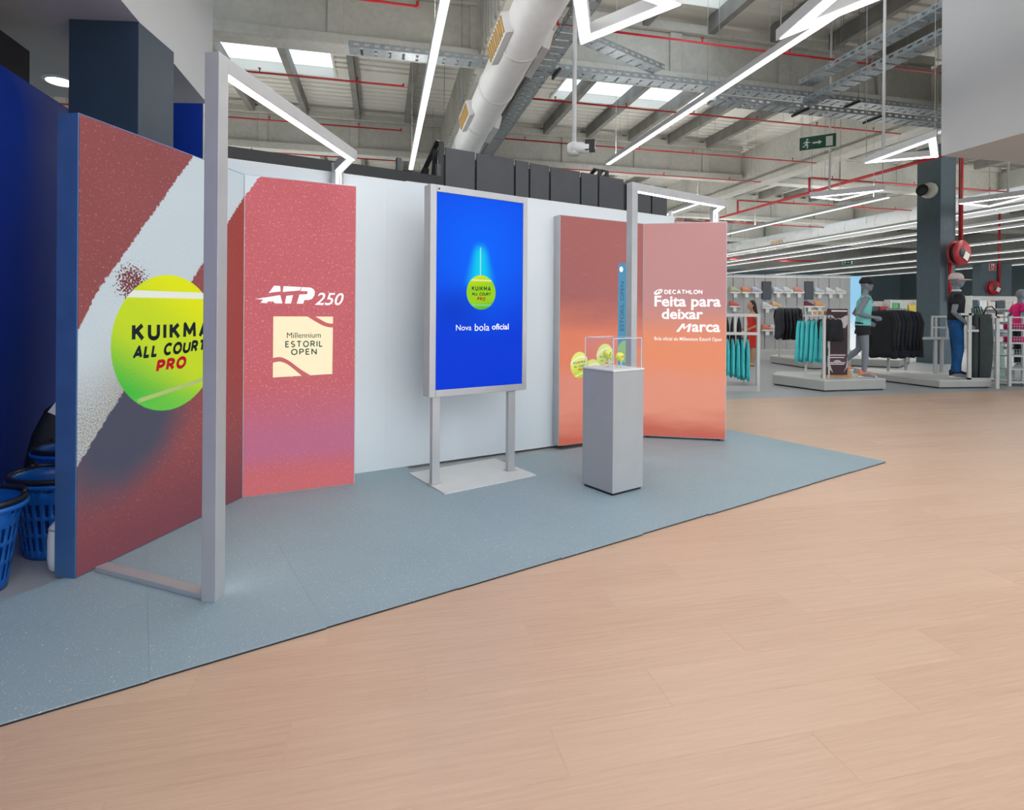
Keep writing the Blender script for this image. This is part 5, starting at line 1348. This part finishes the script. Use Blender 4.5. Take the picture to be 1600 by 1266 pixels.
# sage dress and wire shelf at the right picture edge
q = at(1557, 531, 11.6); hang(q, math.radians(25), 0.46, 0.72, 0.16, M_SAGE, 'sage_dress', 'pale sage dress hanging left of the wire shelf', 'dress', None, flare=0.15, folds=5, seed=91)
sgz = at(1557, 528, 11.6).z
rr = thing('clothes_rack', 'low steel rack holding the pale sage dress', 'rack', (q.x, 11.6, -.006)); MB().bb(-.30, -.27, -.02, .02, 0, sgz).build('post', M_RAIL, rr); MB().bb(.27, .30, -.02, .02, 0, sgz).build('post', M_RAIL, rr); MB().bb(-.30, .30, -.014, .014, sgz-.01, sgz+.02).build('rail', M_RAIL, rr); MB().bb(-.32, .32, -.2, .25, 0, .06).build('base', M_PLATS, rr)
g = ground(1577, 603); zt = at(1577, 494, g.y).z
sh = thing('wire_shelf', 'steel shelf with wire baskets at the right picture edge', 'shelf', (g.x, g.y, -.006))
for x in (0, .62):
    for y in (0, .4): MB().bb(x-.025, x+.025, y-.02, y+.02, 0, zt).build('post', M_RAIL, sh)
for k in range(6):
    z = .06+k*(zt-.09)/5; MB().bb(.0, .62, .0, .4, z, z+.025).build('tray', M_RAIL, sh)
    if k < 5:
        b = MB()
        for x in [i*.05+.05 for i in range(12)]: b.bb(x-.003, x+.003, .01, .016, z+.03, z+.14)
        for zz_ in (.03, .085, .14): b.bb(.04, .6, .01, .016, z+zz_-.003, z+zz_+.003)
        b.build('wire_basket', M_GALV, sh)
for k, (i, nm) in enumerate(((3, 'lower'), (4, 'upper'))):
    z = .06+i*(zt-.09)/5+.025; b = MB(); 
    for j in range(3): b.rings([ell(.30, .2, z+j*.035+dz, .22-r, .15-r, 18) for dz, r in ((0, .02), (.008, 0), (.026, 0), (.034, .02))])
    tag(b.build('folded_clothes', M_PINK), 'pink folded clothes in the %s basket of the wire shelf' % nm, 'clothes').matrix_basis = sh.matrix_basis
# towels table
q = at(1566, 525, 12.9)
tb = thing('display_table', 'table of folded towels beyond the tall gear bag', 'table', (q.x, 12.9, -.006)); MB().bb(-.45, .5, -.2, .4, q.z-.04, q.z).build('table_top', M_PLAT, tb)
for x in (-.42, .47):
    for y in (-.17, .37): MB().bb(x-.02, x+.02, y-.02, y+.02, 0, q.z-.04).build('leg', M_RAIL, tb)
for k, (x, col, nm) in enumerate(((-.28, (48, 168, 186), 'teal'), (-.02, (210, 214, 216), 'white'), (.24, (90, 184, 206), 'light blue'))):
    for j in range(2):
        b = MB(); b.rings([ell(0, 0, z, .12-r, .14-r, 18) for z, r in ((0, .015), (.012, 0), (.05, 0), (.062, .015))])
        o = tag(b.build('folded_towel', plain('towel_'+nm.replace(' ', '_'), rgb(*col), .9)), '%s %s folded towel on the table beyond the gear bag' % (('bottom', 'top')[j], nm), 'towel', 'folded towels'); o.location = (q.x+x, 12.85, q.z-.006+j*.064)
# far gondola shelving with boxes
def gondola(px0, px1, py_base, py_top, label, cols, rows, seed, what, matback=M_SW):
    g = ground(px0, py_base); g1_ = ground(px1, py_base); Z = g.y; W = (px1-px0)/FOC*Z; H = at(px0, py_top, Z).z; rnd = random.Random(seed)
    t = thing('gondola_shelf', label, 'shelf', (g.x, Z, -.006)); MB().bb(0, W, .4, .43, 0, H).build('back_board', matback, t)
    for x in (0, W): MB().bb(x-.02, x+.02, 0, .43, 0, H).build('side_panel', M_RAIL, t)
    for i in range(rows):
        z = .1+i*(H-.15)/rows; MB().bb(0.02, W-.02, .02, .4, z, z+.03).build('shelf', M_RAIL, t)
        n = max(2, int(W/.34))
        for j in range(n):
            c = cols[rnd.randrange(len(cols))]; hh = (H-.15)/rows*rnd.uniform(.5, .8); ww = W/n*.8; xx = .03+ww/2+j*(W-.06)/n
            o = MB(); o.bb(-ww/2, ww/2, 0, .3, 0, hh); o.bb(-ww/2*.98, ww/2*.98, -.004, 0, hh*.55, hh*.9)
            o = tag(o.build('goods_box', plain('goods_%d_%d_%d' % c, rgb(*c), .6), None, bevel=.004), 'box in row %s, place %s, of the %s' % (nums[i], nums[min(j, 9)], what), 'box', 'boxes on the '+what); o.location = (g.x+xx, Z+.06, z+.03-.006)
    return t
gondola(1392, 1436, 541, 468, 'far shelf of yellow and green goods left of the slate column', [(216, 190, 70), (96, 160, 110), (230, 170, 60), (180, 190, 180)], 4, 3, 'shelf left of the slate column')
gondola(1345, 1392, 541, 470, 'far shelf of dark and white goods behind the dark jackets', [(60, 64, 70), (220, 222, 220), (90, 110, 130), (160, 60, 60)], 4, 5, 'shelf behind the dark jackets')
gondola(1518, 1640, 545, 462, 'far shelf of mixed goods right of the slate column', [(190, 190, 186), (214, 206, 196), (70, 80, 90), (216, 222, 224)], 4, 8, 'shelf right of the slate column')

# ================================================================== BEHIND AND BESIDE THE DISPLAY
def along_w(px, off):
    """point on the line parallel to the white partition, off metres behind it, at a picture column"""
    d = (G['W1']-G['W0']).normalized(); n = Vector((-d.y, d.x, 0)); p0 = G['W0']+n*off
    k = (px-800)/FOC; s = (k*p0.y-p0.x)/(d.x-k*d.y); return p0+d*s
p0 = along_w(693, 0.70); p1_ = along_w(1042, 0.70); ang, L = vplane(p0, p1_)
gd = thing('tall_shelving', 'row of tall dark grey boards standing behind the white partition', 'shelving', (p0.x, p0.y, -.006), ang)
cuts = [693, 742, 803, 826, 858, 906, 934, 978, 1017, 1042]
dirw = (p1_-p0).normalized()
xs = [(along_w(c, 0.70)-p0).dot(dirw) for c in cuts]
for k in range(len(xs)-1):
    MB().bb(xs[k]+.012, xs[k+1]-.012 if k != 6 else xs[k+1]-.05, 0, 0.02, 0.0, 2.97-0.004*k).build('board', M_DARKGREY, gd, bevel=0.002)
MB().bb(0, L, .03, .05, 0, 2.90).build('rear_board', plain('shelving_back', rgb(40, 42, 45), 0.6), gd)
for k in (1, 3, 4, 5, 8):
    MB().bb(xs[k]-.035, xs[k]+.005, -.06, -.02, 2.36, 2.52).build('clip', M_BLACK, gd); MB().bb(xs[k]-.20, xs[k], -.045, -.035, 2.42, 2.43).build('clip_arm', M_BLACK, gd)
def bracket(x, label):
    t = MB(); d = .012
    def br(pts):
        n = len(pts)
        for i in range(n-1): t.bar((x, pts[i][0], pts[i][1]), (x, pts[i+1][0], pts[i+1][1]), .016, .05, up=(1, 0, 0))
    br([(.02, 2.45), (.02, 3.02)]); br([(.02, 3.02), (.10, 3.05), (.62, 2.74), (.62, 2.70)]); br([(.62, 2.70), (.02, 2.60)]); br([(.22, 2.64), (.16, 2.98)]); br([(.42, 2.68), (.40, 2.84)])
    t.build('bracket', M_BLACK, gd)
bracket(-.03, ''); bracket(xs[6]+.03, ''); bracket(xs[6]+.14, '')
q0 = along_w(338, 0.42); q1 = along_w(690, 0.42); ang, L = vplane(q0, q1)
bm_ = thing('header_beam', 'black horizontal beam just above the left half of the white partition', 'beam', (q0.x, q0.y, -.006), ang)
MB().bb(0, L, 0, .08, 2.44, 2.60).build('beam', plain('black_beam', rgb(9, 11, 15), 0.5), bm_)
for x in (.1, L*.78, L-.03): MB().bb(x-.02, x+.02, .02, .07, 0, 2.72 if x > 1 else 2.44).build('upright', M_DARKGREY, bm_)
MB().bb(L*.80, L, -.05, .02, 2.44, 2.50).build('rail', M_STEEL, bm_)

# ------------------------------------------------------------------ blue shopping baskets
def basket(pos, label, rz, mat, H=0.42, rt=0.235, rb=0.175, sy=0.78):
    t = thing('shopping_basket', label, 'basket', tuple(pos), rz, 'blue shopping baskets in the corner')
    b = MB(); n = 64; zs = [0, .05, .125, .145, .215, .235, .30, .33, .36, .375, .42]
    zs = [z*H/.42 for z in zs]; vs = []; fs = []
    for z in zs:
        r = rb+(rt-rb)*z/H
        vs += [(r*math.cos(2*PI*k/n), r*sy*math.sin(2*PI*k/n), z) for k in range(n)]
    for i in range(len(zs)-1):
        for k in range(n):
            if i in (1, 3, 5) and k % 2 == 0: continue
            if i == 8 and k % 16 in (0, 2, 3): continue
            j = (k+1) % n; fs.append((i*n+k, i*n+j, (i+1)*n+j, (i+1)*n+k))
    fs.append(tuple(range(n-1, -1, -1)))
    b.add(vs, fs, True); o = b.build('wall', mat, t); s = o.modifiers.new('thick', 'SOLIDIFY'); s.thickness = 0.004
    def ring(r0, r1, z0, z1):
        m_ = MB(); m_.rings([[Vector((r*math.cos(2*PI*k/40), r*sy*math.sin(2*PI*k/40), z)) for k in range(40)] for r, z in ((r0, z0), (r1, z0), (r1, z1), (r0, z1), (r0, z0))], False, True); return m_
    ring(rt-.004, rt+.018, H-.01, H+.012).build('rim', M_BLACK, t)
    ring(rt+.004, rt+.026, H-.035, H-.015).build('rim_band', mat, t)
    hz = H+.02; hp = [(math.cos(a)*(rt-.01), math.sin(a)*(rt-.01)*sy*.5+rt*sy*.35, hz+.01*math.sin(a*2)) for a in [PI*k/12 for k in range(13)]]
    MB().tube(hp, .011, 7).build('handle', M_BLACK, t)
    return t
M_BSK = plain('basket_blue', rgb(18, 92, 176), 0.35, var=0.05)
basket((-2.45, 3.07, -.006), 'blue slotted shopping basket against the side of the ball panel', 0.0, M_BSK)
basket((-2.54, 2.61, -.006), 'blue slotted shopping basket cut by the left picture edge', 0.0, M_BSK)
basket((-2.66, 3.47, -.006), 'blue slotted shopping basket farthest back in the dark corner', 0.0, M_BSK, H=0.47)
# dark shoulder bag and white bin behind the panel
bgk = thing('black_bag', 'black bag with a white flap leaning behind the ball panel', 'bag', (-3.04, 3.70, -.006), 0.3)
b = MB(); b.rings([[Vector((w/2*math.copysign(abs(math.cos(a))**.6, math.cos(a))+lx, d/2*math.copysign(abs(math.sin(a))**.6, math.sin(a)), z)) for a in [2*PI*k/18 for k in range(18)]] for z, w, d, lx in ((0, .24, .14, 0), (.25, .26, .16, .0), (.5, .24, .15, .04), (.66, .20, .12, .09), (.72, .10, .08, .12))])
b.build('bag_body', M_BLACK, bgk); MB().box(.10, -.07, .66, .11, .012, .09, ry=0.5, rx=-.4).build('flap', M_CARD, bgk)
wb = thing('white_bin', 'white rounded bin peeking out behind the edge of the ball panel', 'bin', (-2.265, 2.85, -.006))
MB().lathe([(.03, 0), (.055, .01), (.062, .06), (.062, .16), (.055, .22), (.03, .25), (.01, .255)], 24).build('bin_body', M_WHITE, wb); MB().lathe([(.056, .205), (.06, .21), (.056, .215)], 24).build('band', M_STEEL, wb)
